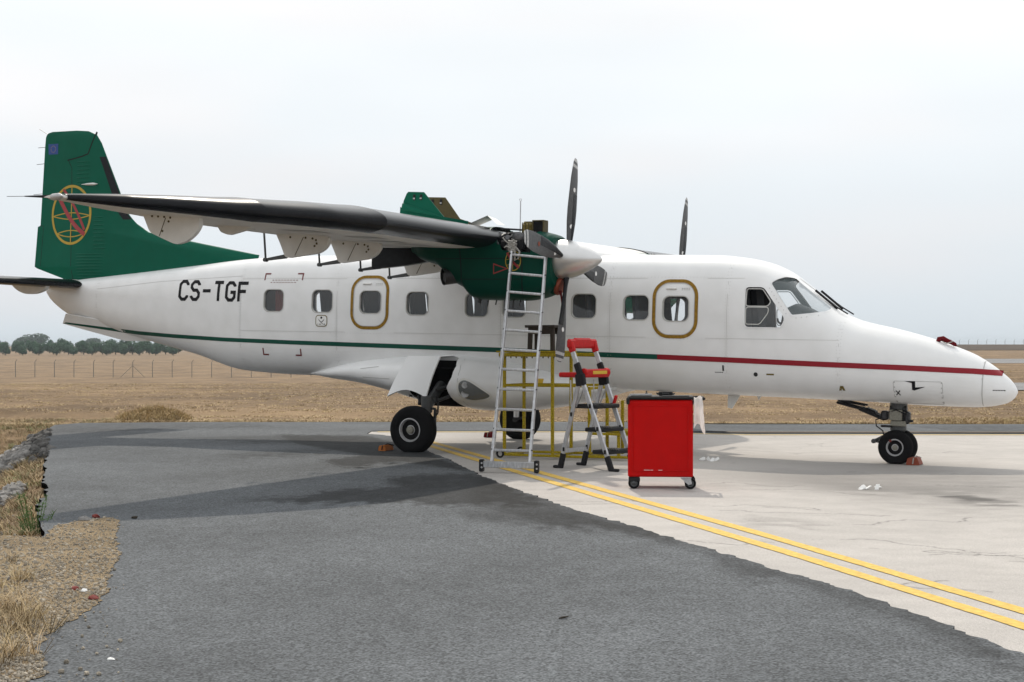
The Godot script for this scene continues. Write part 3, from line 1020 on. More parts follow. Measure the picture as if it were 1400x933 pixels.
	for i in 6:
		var x0 := -5.00 + i * 0.252
		var y0 := 2.135 - i * 0.003
		reg = []
		for l in letter(text[i], x0, y0, 0.165, 0.285 - i * 0.004): reg.append_array(stroke(l, 0.052))
		wpaint("registration_letter", reg, M.black_paint, A, f, 0.0035, 1.0, 0.06)
	# red corner marks and the small red print of the cut-in area
	var marks := []
	for q in [[-3.25, 2.53, 1, -1], [-2.55, 2.53, -1, -1], [-3.25, 1.29, 1, 1], [-2.55, 1.29, -1, 1]]:
		wpaint("red_corner_mark", seam([[q[0] + 0.10 * q[2], q[1]], [q[0], q[1]], [q[0], q[1] + 0.10 * q[3]]], 0.022), M.red_mark_paint, A, f, 0.0035, 1.0, 0.1)
	for i in 9:
		for j in 2:
			var x0: float = -3.10 + i * 0.055 - j * 0.03
			marks.append(pts2([[x0, 2.425 - j * 0.035], [x0 + 0.028, 2.425 - j * 0.035], [x0 + 0.028, 2.436 - j * 0.035], [x0, 2.436 - j * 0.035]]))
	bits(wpaint("red_rescue_print", marks, M.red_mark_paint, A, f, 0.0035, 1.0, 0.1))
	# small oval badge under the second window
	var badge := wpaint("badge", [round_rect(-2.27, -2.06, 1.73, 1.905, 0.05)], M.olive_primer, A, f, 0.003)
	wpaint("badge_field", [round_rect(-2.258, -2.072, 1.742, 1.893, 0.042)], M.paper, badge, f, 0.0042)
	var fig := [pts2([[-2.225, 1.85], [-2.165, 1.80], [-2.105, 1.85], [-2.13, 1.815], [-2.165, 1.785], [-2.20, 1.815]])]
	var dot := PackedVector2Array()
	for i in 10: dot.append(Vector2(-2.165 + 0.018 * cos(TAU * i / 10), 1.865 + 0.018 * sin(TAU * i / 10)))
	fig.append(dot)
	var ix := -2.235
	for ch in "IATA":
		for l in letter(ch, ix, 1.752, 0.024, 0.026): fig.append_array(stroke(l, 0.006))
		ix += 0.037
	bits(wpaint("badge_print", fig, M.black_paint, badge, f, 0.0052, 1.0, 0.05))
	# black arrow sign and other small print near the nose
	wpaint("black_arrow_sign", [pts2([[6.48, 1.155], [6.615, 1.155], [6.615, 1.075], [6.735, 1.085], [6.60, 1.035], [6.575, 1.045], [6.575, 1.13]])], M.black_paint, A, f, 0.0035, 1.0, 0.05)
	var zig := []
	for q in [[6.375, 1.00]]:
		zig.append_array(seam([[q[0], q[1] + 0.03], [q[0] + 0.05, q[1] - 0.03]], 0.012)); zig.append_array(seam([[q[0] + 0.05, q[1] + 0.03], [q[0], q[1] - 0.03]], 0.012))
	for i in 5: zig.append(pts2([[7.53 + i * 0.03, 1.055], [7.552 + i * 0.03, 1.055], [7.552 + i * 0.03, 1.066], [7.53 + i * 0.03, 1.066]]))
	zig.append_array(seam([[4.145, 1.225], [4.145, 1.30]], 0.022))
	for i in 4: zig.append(pts2([[4.03 + i * 0.03, 1.20], [4.05 + i * 0.03, 1.20], [4.05 + i * 0.03, 1.21], [4.03 + i * 0.03, 1.21]]))
	bits(wpaint("small_black_print", zig, M.black_paint, A, f, 0.0035, 1.0, 0.05))
	bits(wpaint("yellow_marking", [pts2([[5.66, 1.01], [5.69, 1.01], [5.70, 1.04], [5.71, 1.01], [5.74, 1.01], [5.72, 1.07], [5.68, 1.07]]), pts2([[4.73, 1.185], [4.83, 1.185], [4.83, 1.205], [4.73, 1.205]])], M.olive_primer, A, f, 0.0035, 1.0, 0.05))
	var port := PackedVector2Array()
	for i in 14: port.append(Vector2(4.585 + 0.028 * cos(TAU * i / 14), 1.19 + 0.028 * sin(TAU * i / 14)))
	wpaint("static_port", [port], M.dark_metal, A, f, 0.004, 1.0, 0.1)
	# skin seams and the hatch by the nose wheel
	var seams := []
	for x in [-6.9, -3.7, -1.9, 0.85, 2.52, 4.19, 5.66, 7.40]:
		var q := sec(x)
		var path := []
		for i in 26: path.append([x, lerpf(q[1] + 0.03, q[0] - 0.02, i / 25.0)])
		seams.append_array(seam(path, 0.007))
	for y in [2.455, 1.655]:
		for z in [[-3.7, -1.75], [-0.9, 3.05], [3.9, 4.4 if y > 2 else 5.66]]:
			seams.append_array(seam([[z[0], y], [z[1], y]], 0.006))
	seams.append_array(seam([[-6.9, 2.30], [-5.5, 2.42], [-3.7, 2.50]], 0.006))
	var riv2 := Soup.new()
	for x in [-6.9, -3.7, -1.9, 0.85, 2.52, 4.19, 5.66]:
		var q2 := sec(x)
		var y := q2[1] + 0.08
		while y < q2[0] - 0.06:
			for dx in [-0.022, 0.022]: paint(riv2, round_rect(x + dx - 0.004, x + dx + 0.004, y - 0.004, y + 0.004, 0.003, 1), f, 0.0026, 1.0, 0.3)
			y += 0.045
	for y in [2.47, 1.64]:
		var x := -3.6
		while x < 4.1:
			paint(riv2, round_rect(x - 0.004, x + 0.004, y - 0.004, y + 0.004, 0.003, 1), f, 0.0026, 1.0, 0.3)
			x += 0.05
	bits(obj("skin_rivets", riv2, M.seam_grey, A))
	bits(wpaint("skin_seam", seams, M.seam_light, A, f, 0.0025, 1.0, 0.2))
	var hatch := Soup.new()
	paint_ring(hatch, round_rect(6.345, 6.945, 0.86, 1.155, 0.03), round_rect(6.351, 6.939, 0.866, 1.149, 0.026), f, 0.003)
	for x in [6.36, 6.93]:
		for i in 5: paint(hatch, round_rect(x - 0.008, x + 0.008, 0.88 + i * 0.062, 0.896 + i * 0.062, 0.006, 2), f, 0.0035)
	bits(obj("nose_hatch", hatch, M.seam_grey, A))
	var nose_ring := seam([[7.40, 0.86], [7.405, 1.0], [7.41, 1.2], [7.41, 1.42]], 0.011)
	wpaint("radome_joint", nose_ring, M.seam_grey, A, f, 0.003, 1.0, 0.05)
	# row of rivets round the windshield
	var riv := Soup.new()
	var ring := grow(ccw(screen), 0.045)
	for i in ring.size():
		var a := ring[i]; var b := ring[(i + 1) % ring.size()]
		var n := int(a.distance_to(b) / 0.055)
		for j in n:
			var p := a.lerp(b, (j + 0.5) / n)
			if side_at(p.x, p.y) > 0.08: paint(riv, round_rect(p.x - 0.006, p.x + 0.006, p.y - 0.006, p.y + 0.006, 0.005, 2), f, 0.003)
	bits(obj("rivet_row", riv, M.seam_grey, A))
	# cabin: floor, bulkheads, seats
	var fl := Soup.new()
	box(fl, V3(0.65, 1.36, 0), Vector3(8.2, 0.04, 1.16))
	obj("cabin_floor", fl, M.cabin_lining, A)
	var bh := Soup.new()
	box(bh, V3(-3.5, 1.93, 0), Vector3(0.04, 1.12, 1.0))
	obj("rear_bulkhead", bh, M.cabin_lining, A)
	for x in [-2.55, -1.75, -0.92, -0.1, 0.78, 1.55, 2.42, 3.12]:
		for z in [-0.46, 0.46]:
			var se := Soup.new()
			box(se, V3(x - 0.26, 2.02, z), Vector3(0.10, 0.66, 0.42), 0.04, Basis(Vector3.BACK, 0.12))
			box(se, V3(x, 1.72, z), Vector3(0.46, 0.12, 0.42), 0.04)
			obj("cabin_seat", se, M.seat_cloth, A)
	for q in [[-3.05, M.curtain_tan, -2.92], [-3.05, M.curtain_red, -3.06]]:
		var cu := Soup.new()
		var pts := []
		for i in 9: pts.append(V3(q[2] - 0.05 + 0.018 * i, 1.9, 0.60 + 0.015 * (i % 2)))
		for i in 8: cu.quad(pts[i], pts[i + 1], pts[i + 1] + V3(0, 0.42, 0), pts[i] + V3(0, 0.42, 0))
		obj("curtain", cu, q[1], A, 10)
	# cockpit: coaming, seats, overhead panel
	var co := Soup.new()
	var cr := []
	for x in [4.86, 4.95, 5.12, 5.30]:
		var r := PackedVector3Array()
		for i in 13:
			var t := PI * i / 12
			var top: float = {4.86: 2.10, 4.95: 2.14, 5.12: 2.08, 5.30: 1.98}[x]
			r.append(V3(x, 1.6 + (top - 1.6) * pow(sin(t), 0.4), 0.52 * cos(t)))
		cr.append(r)
	loft(co, cr)
	obj("instrument_coaming", co, M.black_plastic, A)
	for z in [-0.33, 0.33]:
		var ps := Soup.new()
		box(ps, V3(4.28, 2.0, z), Vector3(0.12, 0.75, 0.44), 0.05, Basis(Vector3.BACK, 0.1))
		box(ps, V3(4.5, 1.66, z), Vector3(0.45, 0.12, 0.44), 0.05)
		obj("pilot_seat", ps, M.seat_cloth, A)
		var yk := Soup.new()
		var yp := []
		for i in 9: yp.append(V3(4.80, 1.93 + 0.06 * sin(PI * i / 8 + PI), z + 0.13 * cos(PI * i / 8)))
		tube(yk, yp, 0.013, 6)
		tube(yk, [V3(4.80, 1.87, z), V3(4.95, 1.80, z)], 0.02, 6)
		obj("control_yoke", yk, M.black_plastic, A)
	var oh := Soup.new()
	box(oh, V3(4.66, 2.46, 0), Vector3(0.3, 0.08, 0.3), 0.02)
	obj("overhead_panel", oh, M.cabin_lining, A)
	# wipers
	for side in [1.0, -1.0]:
		var wi := Soup.new()
		tube(wi, [V3(5.66, 2.005, 0.16 * side), V3(5.50, 2.10, 0.17 * side), V3(5.38, 2.185, 0.18 * side)], 0.010, 6)
		obj("wiper_arm", wi, M.black_plastic, A)
		wi = Soup.new()
		tube(wi, [V3(5.52, 2.075, 0.14 * side), V3(5.22, 2.315, 0.15 * side)], 0.017, 6)
		obj("wiper", wi, M.black_plastic, A)
	# antennas under the belly, drain mast, roof aerial
	var an := Soup.new()
	plate(an, pts2([[4.02, 0.90], [4.20, 0.90], [4.08, 0.70], [4.02, 0.71]]), Transform3D(Basis.IDENTITY, V3(0, 0, 0.1)), 0.025)
	obj("blade_antenna", an, M.white_dull, A)
	an = Soup.new()
	plate(an, pts2([[4.36, 0.89], [4.44, 0.89], [4.39, 0.82]]), Transform3D(Basis.IDENTITY, V3(0, 0, -0.1)), 0.02)
	obj("blade_antenna", an, M.white_dull, A)
	var bm := Soup.new()
	lathe(bm, V3(3.15, 0.885, 0.2), Vector3(0, -1, 0), [[0, 0.14], [0.03, 0.11], [0.045, 0.02]], 16)
	obj("belly_beacon", bm, M.strut_grey, A)
	# keels under the tail
	for side in [1.0, -1.0]:
		var ke := Soup.new()
		var t := Transform3D(Basis.IDENTITY, V3(0, 1.66, side * 0.20)) * Transform3D(Basis(Vector3.RIGHT, side * 0.4), V3(0, 0, 0)) * Transform3D(Basis.IDENTITY, V3(0, -1.66, 0))
		plate(ke, pts2([[-7.70, 1.725], [-7.58, 1.90], [-6.5, 1.75], [-5.6, 1.50], [-5.85, 1.435], [-6.45, 1.43], [-7.31, 1.63]]), t, 0.025)
		obj("tail_keel", ke, M.white_paint, A)
		var ks := Soup.new()
		plate(ks, pts2([[-7.69, 1.73], [-7.62, 1.75], [-6.3, 1.625], [-5.75, 1.585], [-5.75, 1.53], [-6.3, 1.565]]), t, 0.031)
		obj("keel_stripe", ks, M.green_stripe_paint, A)

func sponson() -> void:
	var st := [[-2.7, 1.00, 1.02, 0.40], [-2.2, 0.93, 1.14, 0.62], [-1.6, 0.87, 1.26, 0.86], [-1.0, 0.76, 1.33, 1.04], [-0.5, 0.64, 1.37, 1.16], [0.0, 0.58, 1.39, 1.22], [0.5, 0.545, 1.38, 1.22], [0.9, 0.55, 1.34, 1.14], [1.3, 0.595, 1.27, 0.99], [1.7, 0.665, 1.18, 0.82], [2.1, 0.765, 1.08, 0.62], [2.5, 0.88, 0.98, 0.42]]
	var rings := []
	var xs := PackedFloat32Array(); var ys := []
	for q in st: xs.append(q[0]); ys.append(q)
	var i := 0
	var x := -2.7
	while x <= 2.5001:
		while i < st.size() - 2 and x > st[i + 1][0]: i += 1
		var t: float = (x - st[i][0]) / (st[i + 1][0] - st[i][0])
		var q := []
		for k in [1, 2, 3]:
			var a: float = st[maxi(i - 1, 0)][k]; var d: float = st[mini(i + 2, st.size() - 1)][k]
			q.append(cubic_interpolate(st[i][k], st[i + 1][k], a, d, t))
		var vm: float = (q[0] + q[1]) / 2
		var r := PackedVector3Array()
		for k in 44:
			var an := TAU * k / 44
			var c := cos(an); var sn := sin(an)
			r.append(V3(x, vm + (q[1] - q[0]) / 2 * signf(sn) * pow(absf(sn), 2 / 2.5), q[2] * signf(c) * pow(absf(c), 2 / 2.5)))
		rings.append(r)
		x += 0.065
	var so := Soup.new()
	loft(so, rings)
	so.n = smooth_normals(so.p, 60)
	var well := ccw(pts2([[-0.40, 1.29], [0.10, 1.34], [0.25, 1.31], [0.34, 1.20], [0.33, 1.05], [0.25, 0.90], [0.28, 0.75], [0.38, 0.50], [-0.12, 0.55], [-0.42, 0.70]]))
	var body := obj("landing_gear_fairing", cut(so, [[well, 1], [well, -1]]), M.white_paint, A)
	for side in [1.0, -1.0]:
		var wb := Soup.new()
		box(wb, V3(-0.02, 0.94, side * 0.72), Vector3(0.92, 0.66, 0.04))
		box(wb, V3(-0.47, 0.96, side * 0.86), Vector3(0.03, 0.44, 0.26))
		box(wb, V3(0.44, 0.96, side * 0.88), Vector3(0.03, 0.44, 0.30))
		box(wb, V3(0.0, 1.15, side * 0.86), Vector3(0.86, 0.03, 0.30))
		obj("wheel_well", wb, M.black_hollow, body)
	for side in [1.0, -1.0]:
		# rows of fasteners
		var rv := Soup.new()
		# open gear door: a curved panel standing out from the fairing
		var rows := []
		for a in 9:
			var u := a / 8.0
			var row := PackedVector3Array()
			for b in 9:
				var w := b / 8.0
				var s := lerpf(lerpf(-0.39, 0.13, u), lerpf(-0.55, 0.075, u), w)
				var bot := 0.755 + 0.10 * sin(PI * u)
				var v := lerpf(1.33, bot, w)
				var z := 1.19 + 0.30 * w + 0.03 * sin(PI * w)
				row.append(V3(s, v, z * side))
			rows.append(row)
		var dm := Soup.new()
		var d := V3(0, 0.004, 0.012 * side)
		var loops := []
		for sgn in [1, -1]:
			for a in 8:
				for b in 8:
					if (sgn > 0) == (side > 0): dm.quad(rows[a][b] + d * sgn, rows[a][b + 1] + d * sgn, rows[a + 1][b + 1] + d * sgn, rows[a + 1][b] + d * sgn)
					else: dm.quad(rows[a][b] + d * sgn, rows[a + 1][b] + d * sgn, rows[a + 1][b + 1] + d * sgn, rows[a][b + 1] + d * sgn)
		for a in 8:
			dm.quad(rows[a][0] - d, rows[a + 1][0] - d, rows[a + 1][0] + d, rows[a][0] + d)
			dm.quad(rows[a][8] - d, rows[a + 1][8] - d, rows[a + 1][8] + d, rows[a][8] + d)
			dm.quad(rows[0][a] - d, rows[0][a + 1] - d, rows[0][a + 1] + d, rows[0][a] + d)
			dm.quad(rows[8][a] - d, rows[8][a + 1] - d, rows[8][a + 1] + d, rows[8][a] + d)
		var door := obj("gear_door", dm, M.white_paint, A)
		var la := Soup.new()
		for q in [[-0.30, 1.05], [0.0, 1.05]]:
			box(la, V3(q[0], q[1], side * 1.375), Vector3(0.10, 0.012, 0.012), 0.003)
		box(la, V3(-0.16, 1.03, side * 1.385), Vector3(0.05, 0.05, 0.012), 0.004)
		bits(obj("door_latch", la, M.dark_metal, door))
		# landing light under a clear cover
		var le := Soup.new(); var bowl := Soup.new(); var rim := Soup.new()
		var lp := pts2([[0.445, 0.97], [0.52, 1.015], [0.62, 0.985], [0.78, 0.885], [0.90, 0.80], [0.80, 0.755], [0.62, 0.73], [0.50, 0.75], [0.44, 0.85]])
		lp = ccw(rounded(lp, 0.08))
		var fs := func(a: float, b: float) -> float: return sponson_at(st, a, b)
		paint(le, lp, fs, 0.012, side, 0.06)
		paint(bowl, lp, fs, 0.004, side, 0.06)
		paint_ring(rim, grow(lp, 0.03), lp, fs, 0.008, side)
		var lamp := obj("landing_light", le, M.lens_glass, A)
		bits(obj("light_bay", bowl, M.strut_grey, lamp))
		obj("light_rim", rim, M.white_dull, lamp)
		for q in [[0.54, 0.94, 0.045], [0.53, 0.82, 0.055]]:
			var bu := Soup.new()
			var at := V3(q[0], q[1], side * (fs.call(q[0], q[1]) + 0.004))
			lathe(bu, at, Vector3(0.35, 0, side).normalized(), [[0, q[2]], [0.006, q[2]], [0.006, q[2] * 0.8], [0.002, 0.0]], 16)
			obj("reflector", bu, M.wheel_rim, lamp)
		var lb := Soup.new()
		paint(lb, round_rect(1.50, 1.58, 0.98, 1.05, 0.01), fs, 0.004, side, 0.1)
		obj("fuel_placard", lb, M.yellow_label, A)
		var sm := Soup.new()
		for q in seam([[0.44, 0.64], [0.42, 0.9], [0.43, 1.15], [0.36, 1.3]], 0.008): paint(sm, q, fs, 0.003, side, 0.1)
		for q in seam([[-1.35, 1.12], [-1.0, 1.16]], 0.008): paint(sm, q, fs, 0.003, side, 0.1)
		for q in seam([[-1.3, 1.0], [-0.75, 0.99]], 0.008): paint(sm, q, fs, 0.003, side, 0.1)
		bits(obj("fairing_seam", sm, M.seam_grey, body))

func sponson_at(st: Array, x: float, y: float) -> float:
	var i := 0
	while i < st.size() - 2 and x > st[i + 1][0]: i += 1
	var t: float = (x - st[i][0]) / (st[i + 1][0] - st[i][0])
	var q := []
	for k in [1, 2, 3]: q.append(cubic_interpolate(st[i][k], st[i + 1][k], st[maxi(i - 1, 0)][k], st[mini(i + 2, st.size() - 1)][k], t))
	var vm: float = (q[0] + q[1]) / 2
	var e: float = absf(y - vm) / ((q[1] - q[0]) / 2)
	return q[2] * pow(maxf(0.0, 1.0 - pow(minf(e, 1.0), 2.5)), 1 / 2.5)

# fin -----------------------------------------------------------------
const FIN_LE := [[2.40, -4.2], [2.70, -3.9], [2.86, -3.85], [3.05, -4.95], [3.25, -6.06], [3.42, -6.37], [3.58, -6.53], [4.2, -6.83], [4.78, -7.115], [4.92, -7.22], [4.99, -7.40], [5.01, -7.65]]
const FIN_TE := [[2.40, -7.75], [2.49, -7.93], [2.66, -8.50], [2.69, -8.56], [3.38, -8.50], [3.40, -8.44], [4.80, -8.36], [4.93, -8.345], [4.985, -8.31], [5.01, -8.2]]
func table(t: Array, x: float) -> float:
	for i in t.size() - 1:
		if x <= t[i + 1][0]: return lerpf(t[i][1], t[i + 1][1], clampf((x - t[i][0]) / (t[i + 1][0] - t[i][0]), 0, 1))
	return t[-1][1]

func fin_at(s: float, v: float) -> float:
	var th := lerpf(0.105, 0.06, clampf((v - 2.5) / 2.5, 0, 1)) * clampf((5.03 - v) / 0.09, 0.15, 1.0)
	var a := maxf(table(FIN_LE, v) - s, 0.0)
	var b := maxf(s - table(FIN_TE, v), 0.0)
	return th * sqrt(clampf(a / 0.75, 0, 1)) * clampf(b / 1.15, 0.04, 1.0) + 0.003

func fin() -> void:
	var vs := [2.40, 2.49, 2.58, 2.66, 2.69, 2.78, 2.86, 2.95, 3.05, 3.15, 3.25, 3.33, 3.38, 3.40, 3.50, 3.58, 3.75, 3.9, 4.05, 4.2, 4.35, 4.5, 4.65, 4.78, 4.86, 4.92, 4.96, 4.99, 5.01]
	var rings := []
	for v in vs:
		var a: float = table(FIN_LE, v); var b: float = table(FIN_TE, v)
		var up := PackedVector3Array(); var dn := PackedVector3Array()
		for i in 25:
			var t := 0.5 - 0.5 * cos(PI * i / 24.0)
			var s := lerpf(a, b, t)
			var h := fin_at(s, v) - (0.003 if i == 0 else 0.0)
			up.append(V3(s, v, h))
			if i > 0 and i < 24: dn.append(V3(s, v, -h))
		dn.reverse()
		up.append_array(dn)
		rings.append(up)
	var so := Soup.new()
	loft(so, rings)
	var fo := obj("tail_fin", so, M.green_paint, A, 50)
	var f := fin_at
	# rudder gap
	var gap := seam([[-7.68, 2.46], [-7.69, 3.4], [-7.72, 4.37], [-7.80, 4.50]], 0.012)
	gap.append_array(seam([[-7.83, 4.505], [-7.66, 4.53], [-7.50, 4.56], [-7.37, 4.60], [-7.22, 4.97]], 0.022))
	gap.append_array(seam([[-8.42, 2.70], [-8.36, 3.39], [-8.45, 3.40]], 0.009))
	for side in [1.0, -1.0]:
		bits(wpaint("rudder_gap", gap, M.black_paint, fo, f, 0.002, side, 0.1))
		wpaint("fin_boot", [fin_boot()], M.boot_rubber, fo, f, 0.004, side, 0.06)
	# emblem: a globe of rings with a red sash
	var c := Vector2(-7.705, 3.57)
	var rx := 0.445; var ry := 0.49
	var el := func(ax: float, ay: float, cx: float, cy: float, n: int) -> PackedVector2Array:
		var o := PackedVector2Array()
		for i in n: o.append(Vector2(cx + ax * cos(TAU * i / n), cy + ay * sin(TAU * i / n)))
		return o
	for side in [1.0, -1.0]:
		var y := Soup.new()
		paint_ring(y, el.call(rx + 0.022, ry + 0.022, c.x, c.y, 40), el.call(rx - 0.022, ry - 0.022, c.x, c.y, 40), f, 0.004, side)
		for q in seam([[c.x, c.y - ry], [c.x, c.y + ry]], 0.02): paint(y, q, f, 0.0035, side)
		for yy in [0.28, -0.02, -0.32]:
			var hx := rx * sqrt(1 - pow(yy / ry, 2)) * 0.98
			for sg in [1, -1]:
				var path := []
				for i in 13: path.append([c.x - hx + 2 * hx * i / 12, c.y + yy + sg * 0.055 * sin(PI * i / 12)])
				for q in seam(path, 0.017): paint(y, q, f, 0.0035, side)
		var e := obj("globe_emblem", y, M.emblem_yellow, fo)
		var r := Soup.new()
		var p1 := []; var p2 := []
		for i in 11:
			var t := i / 10.0
			p1.append([c.x - 0.33 + 0.66 * t, c.y + 0.36 - 0.70 * t - 0.10 * sin(PI * t)])
			p2.append([c.x - 0.20 + 0.52 * t, c.y + 0.44 - 0.70 * t + 0.06 * sin(PI * t)])
		for q in seam(p1, 0.075): paint(r, q, f, 0.006, side)
		for q in seam(p2, 0.05): paint(r, q, f, 0.0052, side)
		obj("red_sash", r, M.emblem_red, e)
		var eu := obj("flag", func_paint([pts2([[-8.275, 4.62], [-8.05, 4.62], [-8.05, 4.80], [-8.285, 4.80]])], f, 0.003, side), M.flag_blue, fo)
		var stars := []
		for i in 12: stars.append(round_rect(-8.165 + 0.055 * cos(TAU * i / 12) - 0.006, -8.165 + 0.055 * cos(TAU * i / 12) + 0.006, 4.71 + 0.055 * sin(TAU * i / 12) - 0.006, 4.71 + 0.055 * sin(TAU * i / 12) + 0.006, 0.005, 2))
		bits(obj("flag_stars", func_paint(stars, f, 0.004, side), M.emblem_yellow, eu))
		# pressed stiffening beads
		var rows := []
		for i in 6: rows.append([4.47 - i * 0.068, -7.62, -7.30])
		for i in 9: rows.append([3.52 - i * 0.066, -7.20, -6.98 + i * 0.012])
		for i in 9: rows.append([2.90 - i * 0.050, -7.60, -6.92])
		for q in rows:
			var b := Soup.new()
			var pl := []; var rr := []
			for i in 7:
				var s := lerpf(q[1], q[2], i / 6.0)
				pl.append(V3(s, q[0], side * (fin_at(s, q[0]) - 0.004)))
				rr.append(0.012 if i > 0 and i < 6 else 0.003)
			tube(b, pl, rr, 6)
			obj("stiffening_bead", b, M.green_paint, fo)
	var ho := Soup.new()
	lathe(ho, V3(-7.22, 4.08, 0.07), Vector3(-1, 0, 0), [[-0.09, 0.006], [0.0, 0.028], [0.12, 0.022], [0.26, 0.004]], 10)
	obj("fin_probe", ho, M.polished, fo)
	var wk := Soup.new()
	for q in [[-8.33, 4.97, 0.10], [-8.35, 4.75, 0.0], [-8.38, 4.47, -0.01], [-8.44, 3.95, -0.01]]:
		wk = Soup.new()
		tube(wk, [V3(q[0] + 0.02, q[1], 0), V3(q[0] - 0.17, q[1] + q[2], 0)], 0.005, 5)
		obj("static_wick", wk, M.strut_grey, fo)

func fin_boot() -> PackedVector2Array:
	var lo := PackedVector2Array(); var hi := PackedVector2Array()
	for i in 14:
		var v := lerpf(3.47, 4.54, i / 13.0)
		lo.append(Vector2(table(FIN_LE, v) - 0.012, v)); hi.append(Vector2(table(FIN_LE, v) - lerpf(0.17, 0.13, i / 13.0), v))
	hi.reverse(); lo.append_array(hi)
	return ccw(lo)

func func_paint(polys: Array, f: Callable, off: float, side: float) -> Soup:
	var s := Soup.new()
	for p in polys: paint(s, p, f, off, side, 0.1)
	return s

# wings ----------------------------------------------------------------
func foil(s_le: float, s_te: float, v: float, th: float, z: float, x0 := 0.0, x1 := 1.0, off := 0.0, n := 18) -> PackedVector3Array:
	# section outline, upper side from the trailing edge round the nose to the lower trailing edge
	var o := PackedVector3Array()
	var c := s_le - s_te
	for pass_ in 2:
		for i in n + 1:
			if pass_ == 1 and i == 0: continue
			var t := (1.0 - float(i) / n) if pass_ == 0 else float(i) / n
			var x := (x1 if pass_ == 0 else x0) * t * t
			var y: float = 5 * th * (0.2969 * sqrt(x) - 0.1260 * x - 0.3516 * x * x + 0.2843 * x * x * x - 0.1036 * x * x * x * x)
			var camber := 0.03 * c * 4 * x * (1 - x) - 0.018 * c * x
			o.append(V3(s_le - x * c + (off if x < 0.001 else off * (1 - sqrt(x))), v + camber + (y + off) * (1 if pass_ == 0 else -1), z))
	return o

var WING := [[0.0, 1.86, -0.33, 2.86, 0.32], [2.0, 1.86, -0.33, 2.865, 0.32], [4.2, 1.86, -0.33, 2.88, 0.315], [5.6, 1.84, -0.33, 2.89, 0.31], [6.3, 1.62, -0.33, 2.895, 0.29], [7.0, 1.22, -0.33, 2.905, 0.25], [7.6, 0.76, -0.34, 2.925, 0.19], [8.05, 0.30, -0.36, 2.945, 0.13], [8.35, -0.08, -0.40, 2.965, 0.07], [8.47, -0.26, -0.44, 2.975, 0.035]]

func wing_at(z: float) -> Array:
	z = absf(z)
	for i in WING.size() - 1:
		if z <= WING[i + 1][0]:
			var t: float = (z - WING[i][0]) / (WING[i + 1][0] - WING[i][0])
			return range(1, 5).map(func(k): return lerpf(WING[i][k], WING[i + 1][k], t))
	return WING[-1].slice(1)

